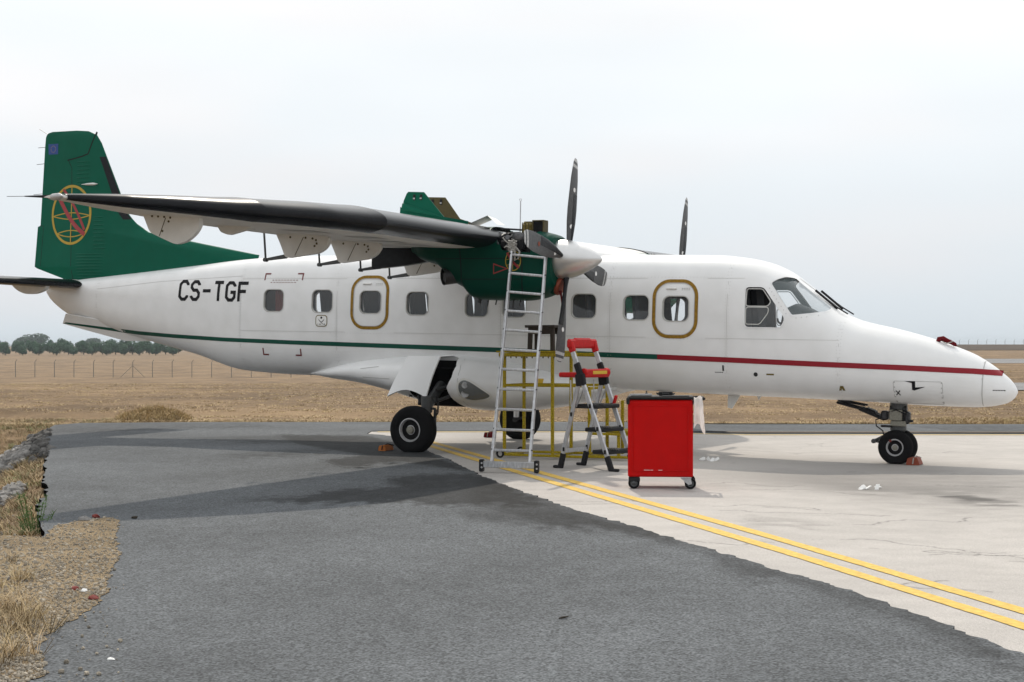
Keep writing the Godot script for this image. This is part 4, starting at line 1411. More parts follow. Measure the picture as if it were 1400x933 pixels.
func wing(side: float) -> void:
	var rings := []
	for q in WING: rings.append(foil(q[1], q[2], q[3], q[4], q[0] * side, 1.0, 1.0, 0.0, 20))
	var so := Soup.new()
	loft(so, rings)
	var w := obj("wing", so, M.white_dull, A, 50)
	# black de-icing boot along the leading edge, in three lengths
	for seg in [[2.6, 5.6], [5.6, 7.0], [7.0, 8.42]]:
		var br := []
		var z: float = seg[0]
		while z < seg[1] - 0.01:
			br.append(z); z += 0.2
		br.append(seg[1])
		for q in WING:
			if q[0] > seg[0] + 0.01 and q[0] < seg[1] - 0.01: br.append(q[0])
		br.sort()
		var r2 := []
		for i in br.size():
			var q := wing_at(br[i])
			var off := 0.006
			if i == 0 or i == br.size() - 1: off = 0.012
			r2.append(foil(q[0], q[1], q[2], q[3], br[i] * side, 0.12, 0.36, off, 18))
		var bs := Soup.new()
		loft(bs, r2, false, false)
		obj("deicing_boot", bs, M.boot_rubber, w, 60)
	# dark root of the boot by the engine, and repaired patches on the lower skin
	var ps := Soup.new()
	for q in [[3.9, 4.25, 1.15, 0.75], [4.6, 5.0, 1.3, 0.9], [3.3, 3.7, 1.2, 0.8], [5.5, 5.9, 1.1, 0.6]]:
		var a := wing_at((q[0] + q[1]) / 2)
		for e in 1:
			var cell := []
			for z in [q[0], q[1]]:
				for s in [q[2], q[3]]:
					var x: float = (a[0] - s) / (a[0] - a[1])
					var y: float = 5 * a[3] * (0.2969 * sqrt(x) - 0.1260 * x - 0.3516 * x * x + 0.2843 * x * x * x - 0.1036 * x * x * x * x)
					cell.append(V3(s, a[2] + 0.03 * 2.19 * 4 * x * (1 - x) - 0.018 * 2.19 * x - y - 0.006, z * side))
			ps.quad(cell[0], cell[1], cell[3], cell[2])
	obj("skin_patch", ps, M.grey_paint, w)
	# flap and aileron gap
	var fl := Soup.new()
	for q in [[3.0, 5.65], [5.7, 7.9]]:
		var a := wing_at(q[0]); var b := wing_at(q[1])
		tube(fl, [V3(a[1] + 0.48, a[2] - 0.055, q[0] * side), V3(b[1] + 0.40, b[2] - 0.035, q[1] * side)], 0.012, 6)
	obj("flap_gap", fl, M.seam_grey, w)
	# flap and aileron hinge fairings, each a flat fin with its push rod
	var fin_c := [[-0.25, 2.88], [0.52, 2.80], [0.535, 2.74], [0.47, 2.65], [0.37, 2.60], [-0.09, 2.545], [-0.15, 2.69]]
	var bar_c := [[-0.08, 2.60], [-0.09, 2.545], [-0.42, 2.515], [-0.41, 2.545]]
	for h in [[1.7, -0.02, -0.10], [2.5, 0.0, -0.03], [3.4, -0.07, 0.0], [4.7, 0.0, 0.0]]:
		var m: Material = M.white_dull
		var fs := Soup.new()
		var sh := func(a: Array) -> PackedVector2Array: return ccw(pts2(a.map(func(q): return [q[0] + h[1], q[1] + h[2]])))
		var t := Transform3D(Basis.IDENTITY, V3(0, 0, h[0] * side))
		if h[0] == 2.5:
			plate(fs, ccw(rounded(pts2([[-0.2, 2.80], [0.95, 2.78], [0.92, 2.64], [0.22, 2.545], [-0.20, 2.51]]), 0.05)), t, 0.10)
			m = M.boot_rubber
		else: plate(fs, rounded(sh.call(fin_c), 0.06), t, 0.07)
		var fo := obj("hinge_fairing", fs, m, w, 30)
		var ro := Soup.new()
		plate(ro, sh.call(bar_c), t, 0.03)
		tube(ro, [V3(-0.40 + h[1], 2.525 + h[2], h[0] * side), V3(-0.43 + h[1], 2.86, h[0] * side)], 0.013, 6)
		lathe(ro, V3(-0.40 + h[1], 2.53 + h[2], h[0] * side - 0.03), Vector3.BACK, [[0, 0.025], [0.06, 0.025]], 10)
		obj("push_rod", ro, M.strut_grey if h[0] != 2.5 else M.dark_metal, fo)
		if h[0] != 2.5:
			var sc := Soup.new()
			for q in [[0.35, 2.76], [0.36, 2.72], [0.33, 2.69], [0.20, 2.79], [0.30, 2.78], [-0.02, 2.80]]:
				for zz in [1, -1]: lathe(sc, V3(q[0] + h[1], q[1] + h[2], h[0] * side + zz * 0.035), Vector3(0, 0, zz), [[0, 0.014], [0.006, 0.012]], 8)
			tube(sc, [V3(0.17 + h[1], 2.80 + h[2], h[0] * side + 0.035 * side), V3(0.05 + h[1], 2.58 + h[2], h[0] * side + 0.035 * side)], 0.005, 4)
			bits(obj("rusty_screw", sc, M.dark_olive, fo))
	var big := Soup.new()
	plate(big, ccw(rounded(pts2([[-0.16, 2.95], [0.60, 2.88], [0.63, 2.76], [0.57, 2.67], [0.46, 2.59], [0.32, 2.555], [0.12, 2.63], [-0.03, 2.69]]), 0.05)), Transform3D(Basis.IDENTITY, V3(0, 0, 7.3 * side)), 0.06)
	var bo := obj("hinge_fairing", big, M.white_dull, w, 30)
	var bs2 := Soup.new()
	tube(bs2, [V3(0.18, 2.84, 7.3 * side + 0.031 * side), V3(0.10, 2.65, 7.3 * side + 0.031 * side)], 0.005, 4)
	for q in [[0.0, 2.86], [0.08, 2.855], [0.16, 2.85], [0.24, 2.84], [0.22, 2.80], [0.14, 2.70]]:
		lathe(bs2, V3(q[0], q[1], 7.3 * side + 0.03 * side), Vector3(0, 0, side), [[0, 0.013], [0.006, 0.011]], 8)
	bits(obj("rusty_screw", bs2, M.dark_olive, bo))
	var sml := Soup.new()
	plate(sml, ccw(rounded(pts2([[-0.10, 2.90], [0.44, 2.87], [0.42, 2.82], [0.34, 2.79], [0.10, 2.735], [-0.01, 2.77]]), 0.03)), Transform3D(Basis.IDENTITY, V3(0, 0, 6.1 * side)), 0.06)
	obj("hinge_fairing", sml, M.white_dull, w, 30)
	# tip lamp and static wick
	var tl := Soup.new()
	lathe(tl, V3(-0.28, 2.975, 8.46 * side), Vector3(1, 0, 0.35 * side).normalized(), [[-0.16, 0.012], [-0.06, 0.035], [0.05, 0.035], [0.10, 0.02], [0.12, 0.002]], 12)
	obj("tip_lamp", tl, M.wheel_rim, w)
	var wk := Soup.new()
	tube(wk, [V3(-0.36, 2.98, 8.44 * side), V3(-0.66, 2.985, 8.5 * side)], [0.02, 0.006], 6)
	tube(wk, [V3(-0.66, 2.985, 8.5 * side), V3(-0.86, 2.985, 8.54 * side)], 0.003, 5)
	obj("static_wick", wk, M.black_plastic, w)
	# fairing of the wing root on the cabin roof
	var rf := Soup.new()
	var rr := []
	if side > 0:
		for q in [[-1.0, 2.80, 0.20], [-0.5, 2.90, 0.45], [0.0, 2.98, 0.62], [0.8, 3.03, 0.68], [1.5, 3.035, 0.68], [1.86, 2.985, 0.60], [2.1, 2.92, 0.50], [2.4, 2.86, 0.38], [2.7, 2.825, 0.26], [2.95, 2.79, 0.12]]:
			var ring := PackedVector3Array()
			for i in 24:
				var t := TAU * i / 24
				ring.append(V3(q[0], 2.62 + (q[1] - 2.62) * sin(t), q[2] * signf(cos(t)) * pow(absf(cos(t)), 0.8)))
			rr.append(ring)
		loft(rf, rr)
		obj("wing_root_fairing", rf, M.white_paint, A, 60)

func tailplane(side: float) -> void:
	var rings := []
	for q in [[0.05, -7.30, -8.35, 2.37, 0.155], [1.6, -7.33, -8.40, 2.375, 0.145], [3.15, -7.38, -8.42, 2.38, 0.12], [3.23, -7.44, -8.40, 2.38, 0.06]]:
		rings.append(foil(q[1], q[2], q[3], q[4], q[0] * side, 1.0, 1.0, 0.0, 16))
	var so := Soup.new()
	loft(so, rings)
	var t := obj("tailplane", so, M.white_dull, A, 50)
	var br := []
	for q in [[0.22, -7.30, -8.35, 2.37, 0.155], [0.30, -7.30, -8.35, 2.37, 0.155], [1.6, -7.33, -8.40, 2.375, 0.145], [3.1, -7.38, -8.42, 2.38, 0.12]]:
		br.append(foil(q[1], q[2], q[3], q[4], q[0] * side, 0.16, 0.16, 0.002 if q[0] < 0.25 else 0.007, 12))
	var bs := Soup.new()
	loft(bs, br, false, false)
	obj("deicing_boot", bs, M.boot_rubber, t, 60)
	var hf := Soup.new()
	plate(hf, ccw(rounded(pts2([[-8.15, 2.36], [-7.35, 2.36], [-7.42, 2.26], [-7.60, 2.20], [-7.82, 2.19], [-8.0, 2.25]]), 0.08)), Transform3D(Basis.IDENTITY, V3(0, 0, 0.95 * side)), 0.09)
	obj("hinge_fairing", hf, M.white_dull, t)

# engines ----------------------------------------------------------------
func engine(side: float) -> void:
	var z0 := 2.5 if side > 0 else -2.2
	var st := [[0.45, 2.72, 2.86, 0.12], [0.65, 2.62, 2.95, 0.32], [0.8, 2.575, 2.99, 0.41], [0.95, 2.53, 3.01, 0.44], [1.08, 2.41, 3.02, 0.45], [1.2, 2.30, 3.03, 0.455], [1.34, 2.23, 3.035, 0.46], [1.42, 2.13, 3.04, 0.46], [1.55, 2.105, 3.045, 0.46], [1.8, 2.10, 3.045, 0.46], [2.1, 2.10, 3.03, 0.45], [2.3, 2.13, 2.99, 0.42], [2.42, 2.17, 2.96, 0.39], [2.52, 2.24, 2.93, 0.35], [2.56, 2.30, 2.90, 0.31]]
	var rings := []
	var i := 0
	var x := 0.45
	var xs := []
	while x < 2.555:
		xs.append(x); x += 0.035
	xs.append(2.56)
	var at := func(x_: float) -> Array:
		var k := 0
		while k < st.size() - 2 and x_ > st[k + 1][0]: k += 1
		var t: float = (x_ - st[k][0]) / (st[k + 1][0] - st[k][0])
		return [1, 2, 3].map(func(e): return cubic_interpolate(st[k][e], st[k + 1][e], st[maxi(k - 1, 0)][e], st[mini(k + 2, st.size() - 1)][e], t))
	for s in xs:
		var q: Array = at.call(s)
		var vm: float = (q[0] + q[1]) / 2
		var r := PackedVector3Array()
		for k in 40:
			var an := TAU * k / 40
			r.append(V3(s, vm + (q[1] - q[0]) / 2 * signf(sin(an)) * pow(absf(sin(an)), 2 / 3.2), z0 + q[2] * signf(cos(an)) * pow(absf(cos(an)), 2 / 3.2)))
		rings.append(r)
	var so := Soup.new()
	loft(so, rings)
	so.n = smooth_normals(so.p, 60)
	if side > 0:
		so = cut(so, [[ccw(pts2([[1.70, 3.2], [1.72, 3.0], [1.90, 2.82], [1.96, 2.72], [2.33, 2.69], [2.34, 3.2]])), 0]])
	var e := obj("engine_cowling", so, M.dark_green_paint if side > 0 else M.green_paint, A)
	var fs := func(a: float, b: float) -> float:
		var q: Array = at.call(clampf(a, 0.45, 2.56))
		var vm: float = (q[0] + q[1]) / 2
		return z0 * side + q[2] * pow(maxf(0.0, 1 - pow(minf(1.0, absf(b - vm) / ((q[1] - q[0]) / 2)), 3.2)), 1 / 3.2)
	# seams, ring and warning triangle
	var sm := []
	for s in [1.35, 2.20]:
		var path := []
		for k in 14: path.append([s + 0.03 * sin(k / 4.0), lerpf(2.16, 2.78, k / 13.0)])
		sm.append_array(seam(path, 0.012))
	sm.append_array(seam([[1.0, 2.62], [2.2, 2.62]], 0.008))
	sm.append_array(seam([[1.35, 2.36], [2.2, 2.36]], 0.008))
	bits(wpaint("cowling_seam", sm, M.black_paint, e, fs, 0.003, side, 0.08))
	var tr := Soup.new()
	paint_ring(tr, ccw(pts2([[1.84, 2.56], [1.84, 2.42], [2.05, 2.49]])), ccw(pts2([[1.852, 2.54], [1.852, 2.44], [2.012, 2.49]])), fs, 0.004, side)
	obj("warning_triangle", tr, M.emblem_red, e)
	var em := Soup.new()
	var o1 := PackedVector2Array(); var o2 := PackedVector2Array()
	for k in 28:
		o1.append(Vector2(2.11 + 0.105 * cos(TAU * k / 28), 2.59 + 0.13 * sin(TAU * k / 28)))
		o2.append(Vector2(2.11 + 0.094 * cos(TAU * k / 28), 2.59 + 0.118 * sin(TAU * k / 28)))
	paint_ring(em, o1, o2, fs, 0.004, side)
	for q in seam([[2.11, 2.47], [2.11, 2.71]], 0.006): paint(em, q, fs, 0.004, side, 0.06)
	for yy in [2.53, 2.60]:
		for q in seam([[2.02, yy], [2.06, yy + 0.012], [2.16, yy + 0.012], [2.20, yy]], 0.006): paint(em, q, fs, 0.004, side, 0.06)
	var eo := obj("globe_emblem", em, M.emblem_yellow, e)
	var sash := Soup.new()
	for q in seam([[2.03, 2.69], [2.10, 2.58], [2.19, 2.50]], 0.028): paint(sash, q, fs, 0.006, side, 0.06)
	obj("red_sash", sash, M.emblem_red, eo)
	# exhaust stub and fittings underneath
	var ex := Soup.new()
	tube(ex, [V3(1.40, 2.42, z0 + 0.1 * side), V3(1.21, 2.41, z0 + 0.30 * side), V3(1.10, 2.39, z0 + 0.42 * side)], [0.10, 0.105, 0.11], 14, false)
	tube(ex, [V3(1.25, 2.40, z0 + 0.1 * side), V3(1.14, 2.39, z0 + 0.38 * side)], [0.02, 0.09], 14)
	obj("exhaust_pipe", ex, M.dark_metal, e)
	for q in [[1.50, 0.06, 0.05], [1.62, 0.10, 0.02], [1.74, 0.08, 0.02], [1.9, 0.12, 0.018], [1.98, 0.14, 0.025], [2.08, 0.10, 0.018]]:
		var dr := Soup.new()
		tube(dr, [V3(q[0], 2.16, z0 + 0.12 * side), V3(q[0] - 0.02, 2.12 - q[1], z0 + 0.14 * side)], q[2] / 2, 8)
		obj("drain_pipe", dr, M.dark_metal, e)
	# intake under the spinner
	var ink := Soup.new()
	lathe(ink, V3(2.50, 2.315, z0), Vector3(1, -0.35, 0).normalized(), [[-0.10, 0.14], [0.02, 0.145], [0.045, 0.135], [0.045, 0.115], [-0.05, 0.10], [-0.06, 0.0]], 20)
	obj("air_intake", ink, M.dark_green_paint, e)
	# propeller
	var hub := V3(2.66, 2.625, z0)
	var p := Node3D.new()
	p.name = numbered("propeller", A)
	p.position = hub
	A.add_child(p, true)
	var sp := Soup.new()
	lathe(sp, Vector3.ZERO, Vector3.RIGHT, [[-0.15, 0.22], [-0.145, 0.243], [-0.10, 0.252], [0.0, 0.248], [0.10, 0.225], [0.20, 0.188], [0.30, 0.142], [0.38, 0.095], [0.44, 0.05], [0.465, 0.02], [0.47, 0.0]], 40)
	obj("spinner", sp, M.polished, p, 50)
	var bp := Soup.new()
	lathe(bp, Vector3.ZERO, Vector3.RIGHT, [[-0.20, 0.19], [-0.155, 0.235], [-0.153, 0.2]], 32)
	obj("spinner_backplate", bp, M.dark_metal, p)
	var phi := 0.161 if side > 0 else 0.2
	for k in 4:
		blade(p, phi + k * PI / 2, k)
	if side > 0: open_bay(e, z0)
	else:
		e.position += Vector3(-0.2, -0.08, 0)
		p.position += Vector3(-0.2, -0.08, 0)

func blade(p: Node3D, t: float, k: int) -> void:
	var d := Vector3(0, cos(t), -sin(t))          # along the blade
	var c := Vector3.RIGHT.cross(d)                # the way it sweeps
	var st := [[0.12, 0.075, 0.075, 1.0], [0.24, 0.075, 0.07, 0.95], [0.34, 0.11, 0.050, 0.75], [0.48, 0.17, 0.038, 0.55], [0.65, 0.215, 0.030, 0.42], [0.85, 0.24, 0.023, 0.30], [1.05, 0.25, 0.018, 0.22], [1.18, 0.225, 0.014, 0.16], [1.26, 0.185, 0.011, 0.14], [1.30, 0.12, 0.008, 0.13], [1.31, 0.06, 0.005, 0.13]]
	var ring := func(q: Array, grow_by: float, lead: float) -> PackedVector3Array:
		var o := PackedVector3Array()
		var a: float = -(q[3] - 0.28) * 0.95
		var ch := c * cos(a) + Vector3.RIGHT * sin(a)
		var nn := Vector3.RIGHT * cos(a) - c * sin(a)
		for i in 16:
			var u := TAU * i / 16
			o.append(d * q[0] + ch * cos(u) * (q[1] / 2 + grow_by) * 1.0 + nn * sin(u) * (q[2] / 2 * (1.0 - 0.25 * cos(u)) + grow_by))
		return o
	var cuts := [[0, 7, "blade_grey"], [7, 8, "blade_white"], [8, 9, "blade_grey"], [9, 10, "blade_white"]]
	var main := Soup.new()
	var rs := []
	for q in st: rs.append(ring.call(q, 0.0, 0))
	loft(main, rs)
	var b := obj("blade", main, M.blade_grey, p, 50)
	# painted bands near the tip
	for band in [[1.185, 1.225], [1.262, 1.300]]:
		var bs := Soup.new()
		var r2 := []
		for x in [band[0], (band[0] + band[1]) / 2, band[1]]:
			var i := 0
			while i < st.size() - 2 and x > st[i + 1][0]: i += 1
			var u: float = (x - st[i][0]) / (st[i + 1][0] - st[i][0])
			var q := []
			for e in 4: q.append(lerpf(st[i][e], st[i + 1][e], u))
			r2.append(ring.call(q, 0.0018, 0))
		loft(bs, r2, false)
		obj("tip_band", bs, M.blade_white, b, 50)
	# black de-icing strip on the leading edge near the root
	var ds := Soup.new()
	var r3 := []
	for i in range(0, 6):
		var r: PackedVector3Array = ring.call(st[i], 0.003, 0)
		var arc := PackedVector3Array()
		for j in range(-4, 5): arc.append(r[(8 + j + 16) % 16])
		r3.append(arc)
	loft(ds, r3, false, false)
	obj("deicing_strip", ds, M.boot_rubber, b, 50)
	for fr in [0.42, 0.90]:
		var q := [fr, 0.2, 0.034 if fr < 0.6 else 0.022, lerpf(0.7, 0.28, (fr - 0.4) * 2)]
		var a: float = -(q[3] - 0.28) * 0.95
		var nn := Vector3.RIGHT * cos(a) - c * sin(a)
		var dc := Soup.new()
		lathe(dc, d * fr + nn * (q[2] / 2 + 0.002), nn, [[0, 0.03], [0.002, 0.03]], 14)
		obj("decal", dc, M.chock_red if (k == 3 and fr > 0.6) else M.paper, b)

func open_bay(e: Node3D, z0: float) -> void:
	# what the removed top cowling leaves in sight
	var q := Soup.new()
	box(q, V3(1.68, 2.80, z0), Vector3(0.03, 0.44, 0.80), 0.005)
	box(q, V3(2.36, 2.72, z0), Vector3(0.03, 0.36, 0.70), 0.005)
	box(q, V3(2.03, 2.55, z0), Vector3(0.64, 0.02, 0.78))
	obj("firewall", q, M.black_hollow, e)
	var c := Soup.new()
	lathe(c, V3(1.74, 2.74, z0), Vector3.RIGHT, [[0, 0.10], [0.04, 0.17], [0.22, 0.19], [0.26, 0.21], [0.40, 0.21], [0.42, 0.17], [0.58, 0.15], [0.60, 0.10]], 20)
	obj("turbine_casing", c, M.engine_metal, e)
	var r := RandomNumberGenerator.new()
	r.seed = 5
	for i in 10:
		var p := Soup.new()
		var s := 1.80 + 0.052 * i
		var z := z0 + 0.30 - 0.05 * (i % 3)
		tube(p, [V3(s, 2.66, z), V3(s + 0.02, 2.84 + 0.05 * r.randf(), z + 0.03), V3(s + 0.07 * r.randf(), 2.93 + 0.03 * r.randf(), z - 0.10), V3(s + 0.1, 2.90, z - 0.25)], 0.010 + 0.008 * r.randf(), 8)
		obj("engine_pipe", p, [M.dark_metal, M.black_plastic, M.engine_metal][i % 3], e)
	for b in [[1.86, 2.90, 0.16, Vector3(0.10, 0.10, 0.12), M.black_plastic], [1.98, 2.93, 0.10, Vector3(0.08, 0.09, 0.10), M.dark_metal], [2.08, 2.83, 0.33, Vector3(0.075, 0.26, 0.04), M.strut_grey], [2.15, 2.80, 0.30, Vector3(0.09, 0.14, 0.10), M.black_plastic], [1.92, 2.80, 0.34, Vector3(0.07, 0.10, 0.06), M.black_plastic], [2.0, 2.74, 0.36, Vector3(0.06, 0.12, 0.05), M.engine_metal], [1.84, 2.96, -0.1, Vector3(0.2, 0.05, 0.1), M.black_plastic]]:
		var s := Soup.new()
		box(s, V3(b[0], b[1], z0 + b[2]), b[3], 0.012)
		obj("engine_accessory", s, b[4], e)
	var wh := Soup.new()
	lathe(wh, V3(2.12, 2.90, z0 + 0.28), Vector3(0.2, 0, 1).normalized(), [[0, 0.055], [0.02, 0.06], [0.07, 0.06], [0.08, 0.045], [0.08, 0.02]], 16)
	obj("engine_accessory", wh, M.engine_metal, e)
	wh = Soup.new()
	lathe(wh, V3(1.97, 2.88, z0 + 0.30), Vector3(0.2, 0.2, 1).normalized(), [[0, 0.03], [0.03, 0.035], [0.06, 0.03]], 12)
	obj("engine_accessory", wh, M.engine_metal, e)
	# opened side flap of the cowling edge
	var st := Soup.new()
	tube(st, [V3(1.72, 2.99, z0 + 0.28), V3(1.90, 2.80, z0 + 0.45)], 0.012, 6)
	tube(st, [V3(1.76, 3.02, z0 + 0.1), V3(2.05, 3.0, z0 + 0.1), V3(2.30, 2.98, z0 + 0.05)], 0.014, 6)
	obj("cowling_stay", st, M.dark_metal, e)
	# yellow oil tank and the dark-cored cooler beside it
	var tk := Soup.new()
	box(tk, V3(2.125, 3.015, z0 - 0.02), Vector3(0.155, 0.16, 0.26), 0.03)
	box(tk, V3(2.09, 3.08, z0 - 0.02), Vector3(0.05, 0.06, 0.24), 0.02)
	var t := obj("oil_tank", tk, M.olive_primer, e, 25)
	var ri := Soup.new()
	for k in 3: box(ri, V3(2.07 + 0.045 * k, 3.02, z0 + 0.113), Vector3(0.010, 0.15, 0.012), 0.003)
	box(ri, V3(2.13, 3.10, z0 - 0.02), Vector3(0.10, 0.018, 0.20), 0.004)
	bits(obj("tank_strap", ri, M.dark_olive, t))
	var ck := Soup.new()
	for b in [[0, 0.078, 0.165, 0.016], [0, -0.078, 0.165, 0.016], [-0.075, 0, 0.016, 0.14], [0.075, 0, 0.016, 0.14]]:
		box(ck, V3(2.295 + b[0], 3.035 + b[1], z0 + 0.06), Vector3(b[2], b[3], 0.14), 0.004)
	var co := obj("oil_cooler", ck, M.dark_olive, e, 25)
	var cr := Soup.new()
	box(cr, V3(2.295, 3.035, z0 + 0.05), Vector3(0.14, 0.145, 0.12))
	for k in 9: box(cr, V3(2.235 + 0.015 * k, 3.035, z0 + 0.113), Vector3(0.004, 0.14, 0.008))
	obj("cooler_core", cr, M.black_plastic, co)
	var dp := Soup.new()
	tube(dp, [V3(1.985, 2.85, z0), V3(1.985, 3.38, z0)], 0.007, 6)
	var lp := []
	for k in 13: lp.append(V3(1.985 + 0.014 * cos(TAU * k / 12), 3.395 + 0.014 * sin(TAU * k / 12), z0))
	tube(dp, lp, 0.004, 5)
	obj("dipstick", dp, M.aluminium, e)
	# the top cowling folded back on the wing: a trough standing on its crown
	var t1 := Soup.new(); 
	plate(t1, ccw(pts2([[0.44, 3.05], [0.45, 3.30], [0.48, 3.29], [0.50, 3.38], [0.545, 3.475], [0.57, 3.495], [0.80, 3.485], [0.97, 3.30], [1.10, 3.16], [1.45, 3.10], [1.45, 3.06]])), Transform3D(Basis.IDENTITY, V3(0, 0, z0 + 0.42)), 0.012)
	var cw := obj("lifted_cowling", t1, M.green_paint, e)
	cw.set_meta("label", "green cowling half lifted over the wing, its outer side to the camera")
	var t2 := Soup.new()
	plate(t2, ccw(pts2([[0.46, 3.05], [0.46, 3.49], [0.72, 3.48], [0.95, 3.19], [1.30, 3.08], [1.30, 3.05]])), Transform3D(Basis.IDENTITY, V3(0, 0, z0 - 0.30)), 0.012)
	obj("lifted_cowling", t2, M.dark_olive, e)
	var t3 := Soup.new()
	for k in 6:
		var a := lerpf(z0 - 0.30, z0 + 0.42, k / 6.0); var b := lerpf(z0 - 0.30, z0 + 0.42, (k + 1) / 6.0)
		box(t3, V3(0.95, 3.06 - 0.02 * sin(PI * (k + 0.5) / 6), (a + b) / 2), Vector3(1.0, 0.012, b - a))
	obj("cowling_crown", t3, M.dark_olive, e)
	var rd := Soup.new()
	# swelling along the lifted cowling
	var rr := []
	for k in 9:
		var u := k / 8.0
		var ring := PackedVector3Array()
		for j in 10:
			var an := TAU * j / 10
			ring.append(V3(0.50 + 0.62 * u, 3.30 - 0.16 * u + 0.05 * sin(an) * (1.2 - u), z0 + 0.42 + 0.05 * cos(an) * (1.1 - u)))
		rr.append(ring)
	loft(rd, rr)
	obj("cowling_bulge", rd, M.green_paint, e, 60)
	for w in [[z0 + 0.428, 0.66], [z0 + 0.428, 0.76], [z0 - 0.29, 0.53], [z0 - 0.29, 0.66]]:
		var l := Soup.new()
		box(l, V3(w[1], 3.42, w[0]), Vector3(0.035, 0.075, 0.014), 0.004)
		var lo := obj("latch", l, M.black_plastic, e)
		var l2 := Soup.new()
		box(l2, V3(w[1], 3.405, w[0] + 0.010), Vector3(0.028, 0.02, 0.008), 0.003)
		obj("latch_plate", l2, M.wheel_rim, e)

# landing gear ------------------------------------------------------------
func tyre_wheel(parent: Node, at: Vector3, r: float, w: float, out: float, spin: float) -> void:
	var wh := Node3D.new()
	wh.name = numbered("wheel", parent)
	wh.position = at
	parent.add_child(wh, true)
	var t := Soup.new()
	var ax := Vector3(0, 0, out)
	var prof := [[-w * 0.42, r * 0.50], [-w * 0.5, r * 0.68], [-w * 0.49, r * 0.84], [-w * 0.40, r * 0.95], [-w * 0.25, r * 0.99], [-w * 0.18, r], [-w * 0.17, r * 0.985], [-w * 0.05, r * 0.988], [-w * 0.04, r * 1.002], [w * 0.04, r * 1.002], [w * 0.05, r * 0.988], [w * 0.17, r * 0.985], [w * 0.18, r], [w * 0.25, r * 0.99], [w * 0.40, r * 0.95], [w * 0.49, r * 0.84], [w * 0.5, r * 0.68], [w * 0.42, r * 0.50], [w * 0.30, r * 0.47]]
	lathe(t, Vector3.ZERO, ax, prof, 48)
	# the load flattens the tyre where it stands
	for i in t.p.size():
		if t.p[i].y < -r * 0.955: t.p[i].y = -r * 0.955
	obj("tyre", t, M.tyre_rubber, wh, 40)
	var rm := Soup.new()
	lathe(rm, Vector3.ZERO, ax, [[w * 0.10, r * 0.40], [w * 0.36, r * 0.50], [w * 0.44, r * 0.50], [w * 0.45, r * 0.46], [w * 0.36, r * 0.43], [w * 0.20, r * 0.38], [w * 0.16, r * 0.24], [w * 0.30, r * 0.20], [w * 0.31, 0.0]], 36)
	var rim := obj("rim", rm, M.wheel_rim, wh, 30)
	var hb := Soup.new()
	lathe(hb, Vector3.ZERO, ax, [[w * 0.25, r * 0.17], [w * 0.44, r * 0.15], [w * 0.47, r * 0.10], [w * 0.47, 0.0]], 20)
	obj("hub_cap", hb, M.primer_grey, wh)
	for k in 8:
		var a := TAU * k / 8 + spin
		var hs := Soup.new()
		lathe(hs, Vector3(cos(a), sin(a), 0) * r * 0.305 + ax * w * 0.175, ax, [[0, r * 0.055], [0.012, r * 0.055], [0.013, r * 0.03]], 8)
		bits(obj("rim_hole", hs, M.black_hollow, wh))

